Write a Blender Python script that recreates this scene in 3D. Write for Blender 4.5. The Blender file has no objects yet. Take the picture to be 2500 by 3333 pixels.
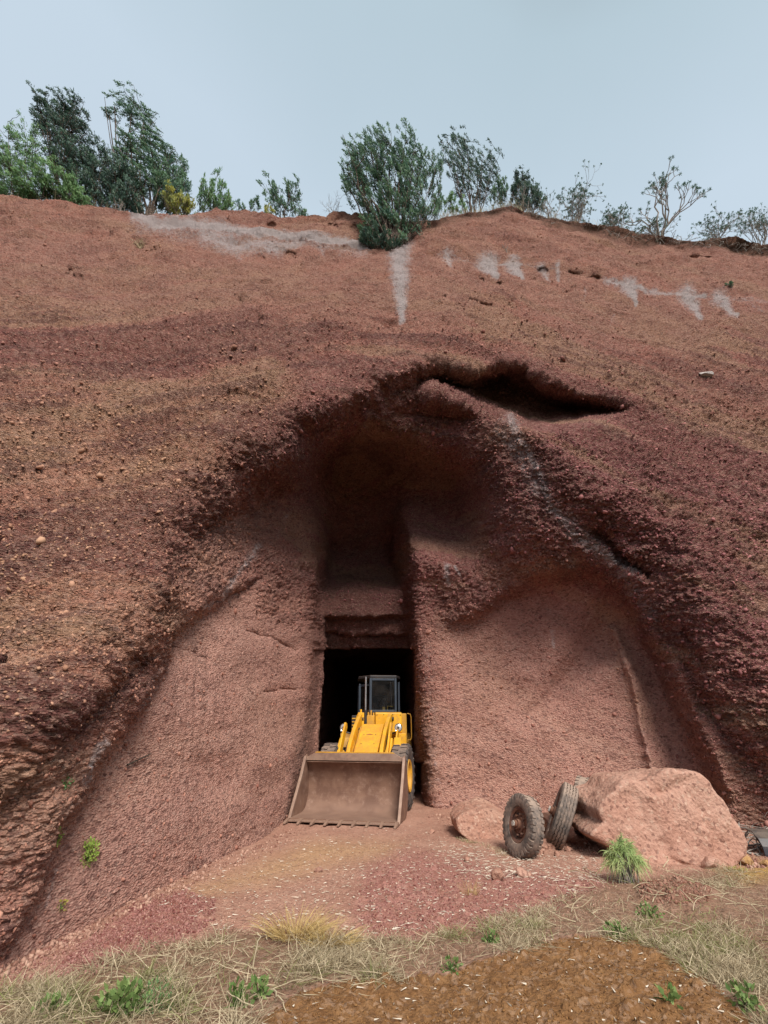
import bpy, math, random
import numpy as np
from mathutils import Vector, Matrix

# ------------------------------------------------------------------ camera, sky, sun, exposure
C = bpy.context.scene.collection
SC = bpy.context.scene
PITCH = math.radians(24.7); CAMZ = 1.75; FPX = 1500.0
cam_d = bpy.data.cameras.new('camera'); cam = bpy.data.objects.new('camera', cam_d); C.objects.link(cam)
cam.location = (0, 0, CAMZ); cam.rotation_euler = (math.radians(90) + PITCH, 0, 0)
cam_d.sensor_fit = 'VERTICAL'; cam_d.sensor_height = 36.0; cam_d.sensor_width = 27.0
cam_d.lens = 36.0 * FPX / 3333.0; cam_d.clip_end = 3000; cam_d.clip_start = 0.05
SC.camera = cam
SC.render.engine = 'CYCLES'
SC.view_settings.view_transform = 'Standard'; SC.view_settings.look = 'None'
SC.view_settings.gamma = 1.0; SC.view_settings.use_curve_mapping = False
SC.view_settings.exposure = 1.6
SC.cycles.max_bounces = 5; SC.cycles.diffuse_bounces = 4; SC.cycles.transparent_max_bounces = 6
SC.cycles.use_adaptive_sampling = True
SUN_EL, SUN_AZ = math.radians(47), math.radians(162)      # azimuth measured from +Y (north) clockwise

W = bpy.data.worlds.new('World'); SC.world = W; W.use_nodes = True
nt = W.node_tree; nt.nodes.clear()
wo = nt.nodes.new('ShaderNodeOutputWorld'); bg = nt.nodes.new('ShaderNodeBackground')
bg2 = nt.nodes.new('ShaderNodeBackground'); addsh = nt.nodes.new('ShaderNodeAddShader')
sky = nt.nodes.new('ShaderNodeTexSky'); sky.sky_type = 'NISHITA'; sky.sun_disc = False
sky.sun_elevation = SUN_EL; sky.sun_rotation = SUN_AZ; sky.dust_density = 4.0; sky.air_density = 1.2
tc = nt.nodes.new('ShaderNodeTexCoord'); sep = nt.nodes.new('ShaderNodeSeparateXYZ')
nt.links.new(tc.outputs['Generated'], sep.inputs[0])
ramp = nt.nodes.new('ShaderNodeValToRGB')          # overcast cloud layer: pale near the horizon, greyer overhead
cr = ramp.color_ramp; cr.elements[0].position = 0.0; cr.elements[0].color = (0.60, 0.69, 0.80, 1)
cr.elements[1].position = 1.0; cr.elements[1].color = (0.33, 0.43, 0.485, 1)
e = cr.elements.new(0.80); e.color = (0.54, 0.66, 0.77, 1)
e = cr.elements.new(0.93); e.color = (0.43, 0.56, 0.64, 1)
cn = nt.nodes.new('ShaderNodeTexNoise'); cn.inputs['Scale'].default_value = 1.6; cn.inputs['Detail'].default_value = 4; cn.inputs['Roughness'].default_value = .45
cadd = nt.nodes.new('ShaderNodeMath'); cadd.operation = 'MULTIPLY_ADD'
cadd.inputs[1].default_value = 0.22; nt.links.new(tc.outputs['Generated'], cn.inputs['Vector'])
csub = nt.nodes.new('ShaderNodeMath'); csub.operation = 'SUBTRACT'; csub.inputs[1].default_value = 0.11
sx_ = nt.nodes.new('ShaderNodeMath'); sx_.operation = 'MULTIPLY_ADD'; sx_.inputs[1].default_value = 0.16
nt.links.new(sep.outputs['X'], sx_.inputs[0]); nt.links.new(sep.outputs['Z'], sx_.inputs[2])
nt.links.new(cn.outputs['Fac'], cadd.inputs[0]); nt.links.new(sx_.outputs[0], cadd.inputs[2])
nt.links.new(cadd.outputs[0], csub.inputs[0]); nt.links.new(csub.outputs[0], ramp.inputs[0])
nt.links.new(ramp.outputs[0], bg2.inputs[0]); bg2.inputs[1].default_value = 0.30
nt.links.new(sky.outputs[0], bg.inputs[0]); bg.inputs[1].default_value = 0.05
hs = nt.nodes.new('ShaderNodeHueSaturation'); hs.inputs['Saturation'].default_value = 0.25
nt.links.new(sky.outputs[0], hs.inputs['Color']); nt.links.new(hs.outputs[0], bg.inputs[0])
bg.inputs[1].default_value = 0.012
nt.links.new(bg.outputs[0], addsh.inputs[0]); nt.links.new(bg2.outputs[0], addsh.inputs[1])
nt.links.new(addsh.outputs[0], wo.inputs[0])

sd = bpy.data.lights.new('sun', 'SUN'); sd.energy = 1.5; sd.angle = math.radians(22); sd.color = (1.0, 0.95, 0.88)
sun = bpy.data.objects.new('sun', sd); C.objects.link(sun)
sdir = Vector((math.sin(SUN_AZ) * math.cos(SUN_EL), math.cos(SUN_AZ) * math.cos(SUN_EL), math.sin(SUN_EL)))
sun.rotation_euler = sdir.to_track_quat('Z', 'Y').to_euler(); sun.location = sdir * 60

# ------------------------------------------------------------------ photogrammetry-like helpers
sP, cP = math.sin(PITCH), math.cos(PITCH)
def ray(X, Y):
    cx = (np.asarray(X, float) - 1250) / FPX; cy = (1666.5 - np.asarray(Y, float)) / FPX
    return cx, cP - cy * sP, sP + cy * cP
def at(X, Y, y):
    """world point at horizontal distance y seen where the survey photo shows (X, Y)"""
    dx, dy, dz = ray(X, Y); t = np.asarray(y, float) / dy
    return np.stack([dx * t, dy * t, CAMZ + dz * t], -1)
def gat(X, Y, z=0.0):
    dx, dy, dz = ray(X, Y); t = (z - CAMZ) / np.minimum(dz, -1e-3)
    return np.stack([dx * t, dy * t, CAMZ + dz * t], -1)
def proj(p):
    p = np.asarray(p, float); x, y, z = p[..., 0], p[..., 1], p[..., 2] - CAMZ
    d = y * cP + z * sP; u = -y * sP + z * cP
    return 1250 + FPX * x / d, 1666.5 - FPX * u / d

# ------------------------------------------------------------------ numpy noise
def _hash(ix, iy, iz, s):
    h = (ix.astype(np.uint32) * np.uint32(374761393) + iy.astype(np.uint32) * np.uint32(668265263)
         + iz.astype(np.uint32) * np.uint32(2147483647) + np.uint32((s * 974634777) & 0xffffffff))
    h = (h ^ (h >> np.uint32(13))) * np.uint32(1274126177)
    h = (h ^ (h >> np.uint32(16))) * np.uint32(2246822519)
    return ((h ^ (h >> np.uint32(15))) & np.uint32(0xffffff)).astype(np.float32) / np.float32(0xffffff)
def vnoise(p, s=0):
    f = np.floor(p).astype(np.int64); t = (p - f).astype(np.float32); t = t * t * t * (t * (t * 6 - 15) + 10)
    r = 0
    for a in (0, 1):
        for b in (0, 1):
            for c in (0, 1):
                w = (t[:, 0] if a else 1 - t[:, 0]) * (t[:, 1] if b else 1 - t[:, 1]) * (t[:, 2] if c else 1 - t[:, 2])
                r = r + w * _hash(f[:, 0] + a, f[:, 1] + b, f[:, 2] + c, s)
    return r * 2 - 1
def fbm(p, scale, octv=4, s=0, gain=0.5):
    r = 0; a = 1.0; tot = 0; q = p / scale
    for i in range(octv):
        r = r + a * vnoise(q, s + i * 17); tot += a; a *= gain; q = q * 2.03 + 11.7
    return r / tot
def worley(p, cell, s=0):
    q = p / cell; f = np.floor(q).astype(np.int64)
    best = np.full(len(p), 9.0, np.float32); second = best.copy(); val = np.zeros(len(p), np.float32)
    for a in (-1, 0, 1):
        for b in (-1, 0, 1):
            for c in (-1, 0, 1):
                x, y, z = f[:, 0] + a, f[:, 1] + b, f[:, 2] + c
                px = x + _hash(x, y, z, s); py = y + _hash(x, y, z, s + 1); pz = z + _hash(x, y, z, s + 2)
                d = (px - q[:, 0]) ** 2 + (py - q[:, 1]) ** 2 + (pz - q[:, 2]) ** 2
                m = d < best
                second = np.where(m, best, np.minimum(second, d)).astype(np.float32)
                val = np.where(m, _hash(x, y, z, s + 3), val); best = np.where(m, d, best).astype(np.float32)
    return np.sqrt(best), np.sqrt(second), val
def sstep(a, b, x):
    t = np.clip((x - a) / (b - a), 0, 1); return t * t * (3 - 2 * t)
def polysd(X, Y, pts, closed=True):
    """signed distance (inside positive) to a polygon, or plain distance to a polyline"""
    P = np.array(pts, float); n = len(P); d = np.full(X.shape, 1e9); ins = np.zeros(X.shape, bool)
    for i in range(n if closed else n - 1):
        a = P[i]; b = P[(i + 1) % n]; e = b - a
        t = np.clip(((X - a[0]) * e[0] + (Y - a[1]) * e[1]) / (e @ e), 0, 1)
        d = np.minimum(d, np.hypot(X - a[0] - t * e[0], Y - a[1] - t * e[1]))
        if closed:
            c = ((a[1] > Y) != (b[1] > Y))
            with np.errstate(divide='ignore', invalid='ignore'):
                c &= X < (b[0] - a[0]) * (Y - a[1]) / (b[1] - a[1] if b[1] != a[1] else 1e-9) + a[0]
            ins ^= c
    return np.where(ins, d, -d) if closed else d
class TPS:
    def __init__(self, pts, vals, reg=1e-3):
        self.P = np.array(pts, float) / 1000.0; n = len(self.P)
        K = self.k(self.P, self.P) + reg * np.eye(n); A = np.zeros((n + 3, n + 3))
        A[:n, :n] = K; A[:n, n] = A[n, :n] = 1; A[:n, n + 1:] = self.P; A[n + 1:, :n] = self.P.T
        v = np.array(vals, float).reshape(n, -1)
        self.w = np.linalg.solve(A, np.vstack([v, np.zeros((3, v.shape[1]))])); self.n = n
    def k(self, a, b):
        r2 = ((a[:, None] - b[None]) ** 2).sum(-1); return 0.5 * r2 * np.log(r2 + 1e-12)
    def __call__(self, X, Y):
        q = np.stack([X.ravel(), Y.ravel()], -1) / 1000.0; out = []
        for i in range(0, len(q), 60000):
            s = q[i:i + 60000]; out.append(self.k(s, self.P) @ self.w[:self.n] + self.w[self.n] + s @ self.w[self.n + 1:])
        o = np.concatenate(out); return o.reshape(X.shape + (o.shape[1],)) if o.shape[1] > 1 else o.reshape(X.shape)

# ------------------------------------------------------------------ mesh helpers
def tag(o, label=None, cat=None, group=None, kind=None):
    if label: o['label'] = label
    if cat: o['category'] = cat
    if group: o['group'] = group
    if kind: o['kind'] = kind
    return o
def mesh_np(name, V, F, mats, parent=None, smooth=True, attrs=None, fmat=None, sizes=None):
    """V (n,3); F (m,k) array of equal polygons, or flat indices with sizes"""
    me = bpy.data.meshes.new(name); V = np.ascontiguousarray(V, dtype=np.float32)
    me.vertices.add(len(V)); me.vertices.foreach_set('co', V.ravel())
    if sizes is None:
        F = np.asarray(F); sizes = np.full(len(F), F.shape[1]); F = F.ravel()
    me.loops.add(len(F)); me.loops.foreach_set('vertex_index', np.asarray(F, dtype=np.int32))
    me.polygons.add(len(sizes)); st = np.concatenate([[0], np.cumsum(sizes)[:-1]])
    me.polygons.foreach_set('loop_start', st.astype(np.int32)); me.polygons.foreach_set('loop_total', np.asarray(sizes, dtype=np.int32))
    if smooth: me.polygons.foreach_set('use_smooth', np.ones(len(sizes), bool))
    if fmat is not None: me.polygons.foreach_set('material_index', np.asarray(fmat, dtype=np.int32))
    for m in (mats if isinstance(mats, (list, tuple)) else [mats]): me.materials.append(m)
    if attrs:
        for k, v in attrs.items():
            a = me.attributes.new(k, 'FLOAT', 'POINT'); a.data.foreach_set('value', np.asarray(v, dtype=np.float32).ravel())
    me.update(calc_edges=True)
    o = bpy.data.objects.new(name, me); C.objects.link(o)
    if parent: o.parent = parent
    return o
def grid_faces(nr, nc):
    i = np.arange(nr * nc).reshape(nr, nc)
    return np.stack([i[:-1, :-1], i[:-1, 1:], i[1:, 1:], i[1:, :-1]], -1).reshape(-1, 4)
def empty(name, loc=(0, 0, 0), rz=0.0):
    o = bpy.data.objects.new(name, None); C.objects.link(o); o.location = loc; o.rotation_euler = (0, 0, rz)
    o.empty_display_size = 0.2; return o

# ------------------------------------------------------------------ node helper
class NT:
    def __init__(self, name, rough=0.9, spec=0.2):
        self.m = bpy.data.materials.new(name); self.m.use_nodes = True; self.t = self.m.node_tree
        self.b = self.t.nodes['Principled BSDF']; self.b.inputs['Roughness'].default_value = rough
        self.b.inputs['Specular IOR Level'].default_value = spec
    def n(self, typ, **kw):
        n = self.t.nodes.new(typ)
        for k, v in kw.items(): setattr(n, k, v)
        return n
    def l(self, a, b): self.t.links.new(a, b)
    def coord(self): return self.n('ShaderNodeTexCoord').outputs['Object']
    def noise(self, scale, detail=4, rough=0.55, vec=None, dist=0.0):
        n = self.n('ShaderNodeTexNoise'); n.inputs['Scale'].default_value = scale; n.inputs['Detail'].default_value = detail
        n.inputs['Roughness'].default_value = rough; n.inputs['Distortion'].default_value = dist
        self.l(vec if vec is not None else self.coord(), n.inputs['Vector']); return n.outputs['Fac']
    def voro(self, scale, feature='F1', out='Distance', vec=None):
        n = self.n('ShaderNodeTexVoronoi', feature=feature); n.inputs['Scale'].default_value = scale
        self.l(vec if vec is not None else self.coord(), n.inputs['Vector']); return n.outputs[out]
    def attr(self, name):
        n = self.n('ShaderNodeAttribute', attribute_name=name); return n.outputs['Fac']
    def math(self, op, a, b=0.0, c=0.0):
        n = self.n('ShaderNodeMath', operation=op)
        for i, v in enumerate((a, b, c)):
            if isinstance(v, (int, float)): n.inputs[i].default_value = v
            else: self.l(v, n.inputs[i])
        return n.outputs[0]
    def rng(self, v, a, b, c=0.0, d=1.0, smooth=True):
        n = self.n('ShaderNodeMapRange', interpolation_type='SMOOTHSTEP' if smooth else 'LINEAR')
        self.l(v, n.inputs[0]); n.inputs[1].default_value = a; n.inputs[2].default_value = b
        n.inputs[3].default_value = c; n.inputs[4].default_value = d; return n.outputs[0]
    def mix(self, f, a, b, mode='MIX'):
        n = self.n('ShaderNodeMix', data_type='RGBA', blend_type=mode)
        for i, v in ((0, f), (6, a), (7, b)):
            if isinstance(v, (int, float)): n.inputs[i].default_value = v
            elif isinstance(v, tuple): n.inputs[i].default_value = v + (1,) if len(v) == 3 else v
            else: self.l(v, n.inputs[i])
        return n.outputs[2]
    def col(self, v): 
        if isinstance(v, tuple): self.b.inputs['Base Color'].default_value = v + (1,)
        else: self.l(v, self.b.inputs['Base Color'])
    def bump(self, h, strength=0.5, dist=0.02, prev=None):
        n = self.n('ShaderNodeBump'); n.inputs['Strength'].default_value = strength; n.inputs['Distance'].default_value = dist
        self.l(h, n.inputs['Height'])
        if prev is not None: self.l(prev, n.inputs['Normal'])
        self.l(n.outputs[0], self.b.inputs['Normal']); return n.outputs[0]

# ------------------------------------------------------------------ the cliff
S9 = 2500 / 1659.0
def s9(pts): return [(x * S9, y * S9) for x, y in pts]
RIM = s9([(-900, 450), (-300, 432), (0, 430), (100, 440), (200, 450), (260, 461), (300, 466), (400, 466), (430, 461), (470, 452), (530, 455), (600, 468),
          (700, 471), (740, 462), (800, 464), (850, 474), (920, 480), (1000, 461), (1060, 454), (1100, 448), (1180, 470), (1290, 486),
          (1400, 511), (1500, 521), (1560, 517), (1659, 532), (1900, 560), (2400, 600)])
RIM = np.array(RIM)
def rimY(X): return np.interp(X, RIM[:, 0], RIM[:, 1])
OUT = TPS([(-900, 2900), (-900, 1500), (-900, 700), (-300, 3300), (0, 3150), (0, 2530), (0, 2000), (0, 1500), (0, 1000), (0, 645), (400, 2800), (400, 2060), (600, 1820), (205, 2290), (400, 1500), (400, 1000), (400, 690),
           (800, 2600), (800, 1560), (800, 1100), (800, 720), (1250, 2600), (1250, 1400), (1250, 1100), (1250, 820), (1250, 700), (1700, 2600), (1700, 1500),
           (1700, 1100), (1700, 690), (2100, 2600), (2100, 1800), (2100, 1300), (2100, 760), (2500, 2640), (2500, 2450), (2500, 1900), (2500, 1300),
           (2500, 800), (3400, 2700), (3400, 1900), (3400, 1300), (3400, 850)],
          [3.2, 4.4, 8.5, 4.0, 4.6, 4.35, 5.0, 6.2, 8.2, 10.5, 5.4, 5.2, 6.25, 4.55, 7.0, 9.3, 11.3,
           7.2, 7.15, 9.1, 11.9, 7.9, 8.6, 9.9, 11.3, 12.5, 8.3, 8.9,
           10.3, 12.9, 8.6, 9.2, 10.3, 13.2, 9.2, 8.9, 9.3, 10.5,
           13.2, 8.0, 8.2, 9.3, 12.5])
def leftwall(X, Y):
    dx, dy, dz = ray(X, Y); xr, zr = dx / dy, dz / dy      # x = -3.05+(y-4.8)*.295-.25 z
    den = 0.295 - 0.25 * zr - xr
    return np.where(den > 0.05, (3.05 + 4.8 * 0.295 + 0.25 * CAMZ) / np.maximum(den, 0.05), 60.0)
INP = [(-600, 3100, 3.6), (-600, 2500, 3.6), (-600, 1900, 3.9), (-300, 3300, 3.9), (0, 1900, 5.2)]
for X, Y in [(0, 3150), (0, 2700), (300, 3000), (300, 2600), (300, 2250), (600, 2870), (600, 2500), (600, 2100), (600, 1800), (850, 2760), (850, 2450), (850, 2100), (850, 1850)]:
    INP.append((X, Y, float(leftwall(X, Y))))
INP += [(1000, 2700, 11.0), (1010, 2400, 11.8), (1020, 2100, 12.0), (1020, 1800, 11.8), (940, 1650, 11.2), (960, 1560, 10.8), (1480, 1720, 13.0), (1400, 1950, 12.0), (1560, 1560, 12.6),
        (1250, 1440, 11.4), (1250, 1560, 12.2), (1250, 2000, 12.0), (1250, 2600, 11.5), (1440, 2660, 11.7), (1440, 2200, 11.8), (1420, 1800, 11.6), (1440, 1600, 13.2),
        (1600, 2660, 11.6), (1600, 2200, 11.7), (1600, 1900, 11.4), (1620, 1640, 11.6), (1800, 2650, 11.3), (1800, 2200, 11.5), (1800, 1980, 11.3), (1800, 1780, 10.6),
        (2060, 2650, 10.5), (2090, 2300, 10.75), (2060, 2050, 10.7), (2200, 2600, 10.5), (2230, 2300, 10.5), (2350, 2560, 9.9), (2450, 2640, 9.6), (2480, 2520, 9.4),
        (3000, 2700, 8.6), (3400, 2700, 8.2), (3000, 2000, 9.2)]
INN = TPS([(a, b) for a, b, c in INP], [c for a, b, c in INP])
ARCH = s9([(-900, 2300), (-900, 1820), (-300, 1830), (0, 1690), (70, 1600), (150, 1505), (215, 1440), (290, 1370), (305, 1300), (330, 1190), (400, 1110), (460, 1060), (560, 1010), (640, 965), (700, 955), (800, 915),
           (900, 902), (1000, 925), (1080, 955), (1130, 1020), (1190, 1105), (1230, 1140), (1300, 1160), (1400, 1235), (1470, 1330), (1540, 1450), (1600, 1560), (1659, 1640), (1800, 1850), (2400, 2100), (2400, 2400)])
BANDL = s9([(600, 1330), (560, 1268), (530, 1262), (440, 1305), (350, 1365), (312, 1440), (255, 1560), (180, 1680), (120, 1780), (60, 1930), (-200, 2300), (700, 2300), (700, 1330)])
BANDR = s9([(925, 1345), (1010, 1325), (1080, 1275), (1150, 1240), (1270, 1225), (1350, 1265), (1390, 1330), (1440, 1440), (1490, 1560), (1560, 1700), (1560, 1900), (920, 1900)])
BANDR2 = s9([(1100, 1600), (1290, 1245), (1330, 1250), (1400, 1330), (1480, 1480), (1560, 1640), (1600, 1760), (1420, 1800), (1395, 1620), (1350, 1450)])
POCK = s9([(880, 825), (905, 806), (960, 800), (1010, 806), (1070, 794), (1120, 806), (1165, 832), (1230, 858), (1345, 885), (1290, 902), (1205, 918), (1130, 905), (1050, 884), (985, 850), (930, 838)])

CX = np.unique(np.concatenate([np.linspace(-900, -40, 34), np.arange(-40, 2541, 3.85), np.linspace(2541, 3400, 40)]))
nr = 640
vv = np.linspace(0, 1, nr)
XB = np.interp(CX, [-900, 0, 600, 1000, 1400, 2500, 3400], [3320, 3290, 3080, 2860, 2800, 2800, 2800])
XX = np.broadcast_to(CX[None], (nr, len(CX))).copy()
YY = XB[None] * (1 - vv[:, None]) + rimY(CX)[None] * vv[:, None]
J = np.stack([XX.ravel(), YY.ravel(), np.zeros(XX.size)], -1)
def pn(scale, o, s): return fbm(J, scale, o, s).reshape(XX.shape)
WX = XX + 16 * pn(150, 4, 1) + 5 * pn(24, 2, 2); WY = YY + 22 * pn(170, 4, 3) + 8 * pn(26, 3, 4)
yo = OUT(XX, YY); yi = INN(XX, YY)
# the top layer is a gentler ledge
dtop = YY - rimY(CX)[None]
d = polysd(WX, WY, ARCH)
wdt = np.interp(CX, [0, 400, 700, 1250, 1600, 1800, 2000, 2500], [50, 60, 100, 150, 330, 230, 90, 55])[None]
s = sstep(-0.12 * wdt, wdt, d)
b1 = polysd(WX, WY, BANDL); b2 = polysd(WX, WY, BANDR)
lipL = sstep(1000, 700, XX); lipR = sstep(1400, 1560, XX) * sstep(2500, 2300, XX)
rec = yi - 0.42 * lipL * (1 - sstep(-4, 30, b1)) - 0.5 * lipR * (1 - sstep(-6, 40, b2))
y = yo + np.maximum(rec - yo, 0.12) * s
arch_d = d
# the face bellies under before the lip: a broad overhang round the vault
vw = np.interp(CX, [0, 500, 900, 1400, 1900, 2300, 2500], [.04, .25, 1.05, 1.25, 1.05, .7, .5])[None]
y = y + vw * sstep(-210, 30, d) ** 1.6 * (1 - .5 * s)
b3 = polysd(WX, WY, BANDR2); y = y + 0.35 * sstep(0, 90, b3)
# digger-gouged flutes on the lower walls
pk = polysd(WX, WY, POCK) + 10 * pn(22, 3, 23); y = y + 2.0 * sstep(-26, 40, pk) * sstep(1270, 1600, XX + 30 * pn(40, 2, 13))
trg = [(905 * S9, 838 * S9), (830 * S9, 850 * S9), (760 * S9, 885 * S9), (690 * S9, 940 * S9)]
y = y + 0.55 * np.clip(1.1 - polysd(WX, WY, trg, closed=False) / (34 * S9), 0, 1) ** 1.3
und_ = s9([(690, 945), (760, 888), (830, 852), (905, 838), (985, 862), (1050, 905), (1075, 950), (1000, 960), (900, 940), (800, 955)])
y = y + 0.75 * sstep(-10, 70, polysd(WX, WY, und_))
rgt = sstep(1350, 1500, XX); und = 0.5 + 0.5 * pn(60, 3, 12)
y = y + 0.55 * rgt * und * np.exp(-((dtop - 20) / 13.0) ** 2)          # undercut below the turf edge
def wob(pts, w):
    q = np.array([(a * S9, b * S9) for a, b in pts]); return np.clip(1.1 - polysd(WX, WY, q, closed=False) / (w * S9), 0, 1)
pitn = sstep(0.0, .35, pn(34, 3, 14))
for L, w in (([(450, 545), (560, 560), (650, 548)], 12), ([(560, 690), (600, 655), (540, 665)], 12), ([(1100, 600), (1190, 615), (1210, 640), (1260, 625)], 9), ([(1170, 585), (1250, 600), (1310, 600)], 8), ([(130, 590), (180, 600)], 9),
             ([(200, 505), (240, 510)], 8), ([(300, 530), (340, 545)], 9), ([(520, 655), (610, 640)], 10), ([(930, 640), (980, 640), (1060, 660)], 5), ([(470, 470), (560, 480), (640, 470)], 8), ([(700, 480), (790, 505)], 12), ([(1020, 600), (1080, 620)], 5), ([(1480, 560), (1560, 560)], 6), ([(1380, 545), (1480, 540)], 6)):
    m_ = wob(L, w * 1.3); y = y + 0.38 * sstep(.25, .85, m_ * (0.15 + 1.1 * pitn))
YB_ = np.interp(XX, np.array([280, 440, 600, 760, 860, 950, 1050, 1200, 1310, 1450, 1600, 1700]) * S9, np.array([475, 490, 508, 528, 545, 545, 562, 580, 603, 628, 648, 660]) * S9)
brow = (.5 + .9 * pn(120, 3, 20)).clip(0, 1) * np.interp(XX, [600, 760, 1250, 1400, 2500], [0, .30, .22, .12, .10])
y = y + brow * sstep(-3, 16, YY - YB_ + 11 * pn(46, 4, 19))
for L, w, a_ in (([(1325, 1350), (1370, 1480), (1412, 1700)], 14, -.30), ([(1450, 1400), (1530, 1600), (1570, 1700)], 16, -.16), ([(1400, 1400), (1460, 1560), (1500, 1700)], 10, .10), ([(1180, 1330), (1190, 1600)], 14, -.06),
                 ([(450, 1300), (530, 1272), (560, 1262)], 10, .35), ([(520, 1362), (580, 1380), (632, 1402)], 5, .38), ([(562, 1500), (586, 1500)], 5, .3), ([(600, 1495), (632, 1494)], 4, .25), ([(360, 1390), (470, 1440)], 4, .1), ([(1290, 1150), (1340, 1200), (1400, 1240)], 12, .45), ([(1480, 1360), (1530, 1440)], 10, .3)):
    m_ = wob(L, w); y = y + a_ * sstep(.1, .9, m_ + .25 * pn(40, 3, 15) * (m_ > 0))
# slot and tunnel carved as a real prism
dx, dy, dz = ray(XX, YY)
xr, zr = dx / dy, dz / dy
def hit(a0, ay, az):      # ray hit with plane x = a0 + ay*y + az*z
    den = xr - ay - az * zr
    return (a0 + az * CAMZ) / np.where(np.abs(den) < 1e-5, 1e-5, den)
n2 = fbm(J, 60, 4, 9).reshape(XX.shape)
yl = hit(-1.95, -0.0, -0.008); yl = np.where((yl > 0) & (xr < -0.02), yl, 60)
yr_ = hit(1.25 + 11.6 * 0.13, -0.13, -0.055); yr_ = np.where((yr_ > 0) & (xr > 0.0), yr_, 60)
slot_back = np.interp(YY, [1380, 1460, 1560, 1680, 1790, 1870, 1930, 2000, 2110], [11.2, 13.4, 15.0, 15.2, 16.4, 15.8, 14.1, 13.9, 14.2])
slot_back = slot_back + 0.25 * n2
ysl = np.minimum(np.minimum(yl, yr_), slot_back)
slot_in = sstep(1350, 1520, WY) 
y = np.where(ysl > y, y + (ysl - y) * slot_in * sstep(0.0, 0.25, ysl - y), y)
# crumbled, rounded edges of the upper slot
def blur(a, n, ax):
    k = np.ones(2 * n + 1) / (2 * n + 1); pd = [(0, 0), (0, 0)]; pd[ax] = (n, n); q = np.pad(a, pd, mode='edge'); c = np.cumsum(q, ax)
    c = np.insert(c, 0, 0, ax); return (np.take(c, np.arange(2 * n + 1, c.shape[ax]), ax) - np.take(c, np.arange(0, c.shape[ax] - 2 * n - 1), ax)) / (2 * n + 1)
yb = y.copy()
for _ in range(3): yb = blur(blur(yb, 13, 1), 8, 0)
mb_ = sstep(1800, 1580, YY) * sstep(1300, 1400, YY) * sstep(880, 1000, XX) * sstep(1720, 1560, XX)
y = y * (1 - mb_) + yb * mb_
ys = y.copy()
for _ in range(2): ys = blur(blur(ys, 4, 1), 3, 0)
y = y * .2 + ys * .8
# tunnel mouth with stepped lintel
LX0, LX1 = 1056 + 4 * n2, 1338 + 8 * n2
lintel = 2112 + 10 * n2
tl = hit(-1.72, 0.0, -0.03); tl = np.where((tl > 0) & (xr < -0.02), tl, 60)
tin = (YY > lintel)
yt_r = hit(0.98, 0.004, 0.0); yt_r = np.where((yt_r > 0) & (xr > 0), yt_r, 60)
yt_roof = np.where(zr > 0.02, (4.7 - CAMZ) / np.maximum(zr, 0.02), 60)
ytun = np.minimum(np.minimum(np.minimum(tl + 6.0, yt_r), yt_roof + 0.8), 42.0)
inx = sstep(-3, 3, XX - (1035 + (2480 - YY) * 0.05 + 3 * n2)) * sstep(-3, 6, 1352 + 4 * n2 - XX)
inx = np.where(YY > 2480, sstep(-3, 3, XX - 1035), inx)
y = np.where(tin & (ytun > y) & (y > 12.9 - 1.3 * (XX < 1060)), y + (ytun - y) * inx, y)
st = sstep(2000, 2012, YY + 10 * n2) * (YY <= lintel) * sstep(1050, 1060, XX) * sstep(1346, 1330, XX)
y = y + 0.35 * st + 0.3 * st * sstep(2056, 2064, YY + 14 * n2)
# fillet into the floor
yg = np.where(dz < -0.02, (-0.35 - CAMZ) / np.minimum(dz, -0.02) * dy, 200.0)
k = 0.55
h = np.clip(0.5 + 0.5 * (yg - y) / k, 0, 1)
y = yg * (1 - h) + y * h - k * h * (1 - h) * 0.6
P0 = np.stack([xr * y, y, CAMZ + zr * y], -1)
# back of the rim: plateau rows
prow = []
pn_ = P0[-1]
for i, b in enumerate([0.15, 0.4, 0.9, 1.8, 3.5, 7, 14, 30, 60]):
    q = pn_.copy(); r = np.hypot(pn_[:, 0], pn_[:, 1]); q[:, 0] += pn_[:, 0] / r * b; q[:, 1] += pn_[:, 1] / r * b
    q[:, 2] += 0.12 * min(b, 1) - 0.22 * max(b - 1, 0); prow.append(q)
PALL = np.concatenate([P0, np.array(prow)], 0)
du = np.gradient(PALL, axis=1); dv = np.gradient(PALL, axis=0)
N = np.cross(du, dv); N /= np.linalg.norm(N, axis=-1, keepdims=True) + 1e-9
N[(N[..., 1] > 0) & (N[..., 2] < 0.3)] *= 1
F = PALL.reshape(-1, 3); Nn = N.reshape(-1, 3)
pad = len(prow)
def full(a, fill=None): return np.concatenate([a, np.repeat(a[-1:] if fill is None else np.full_like(a[-1:], fill), pad, 0)], 0).ravel()
# rough scoria outside, smoother dug walls inside
inner = full(sstep(20, 160, arch_d)); lowr = full(sstep(-20, 80, np.maximum(b1, b2)))
smoothw = np.clip(inner * 0.35 + lowr * 0.55, 0, 0.9)
upper = full(sstep(400, 250, dtop + 90 * pn(160, 3, 18))); topb = full(sstep(260, 60, dtop))
rough = (1 - smoothw) * (1 - 0.6 * upper)
big = fbm(F, 2.6, 3, 21) * 0.22 * (1 - 0.6 * smoothw)
sq = F * np.array([1, 1, 2.2]); sq = sq + 0.25 * F[:, [0]] * np.array([0, 0, 0.6])
mid = fbm(sq, 0.7, 4, 31) * 0.085 * rough
rid = (1 - np.abs(fbm(F * np.array([1, 1, 2.0]), 0.42, 4, 41))) ** 2
w1, w2, wv = worley((F + 0.05 * fbm(F, 0.3, 2, 5)[:, None]) * np.array([1, 1, 1.7]), 0.15, 51)
clast = sstep(0, .28, w2 - w1) * (wv ** 1.5) * .62 + np.clip(w2 - w1, 0, .6) * .25 
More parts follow.
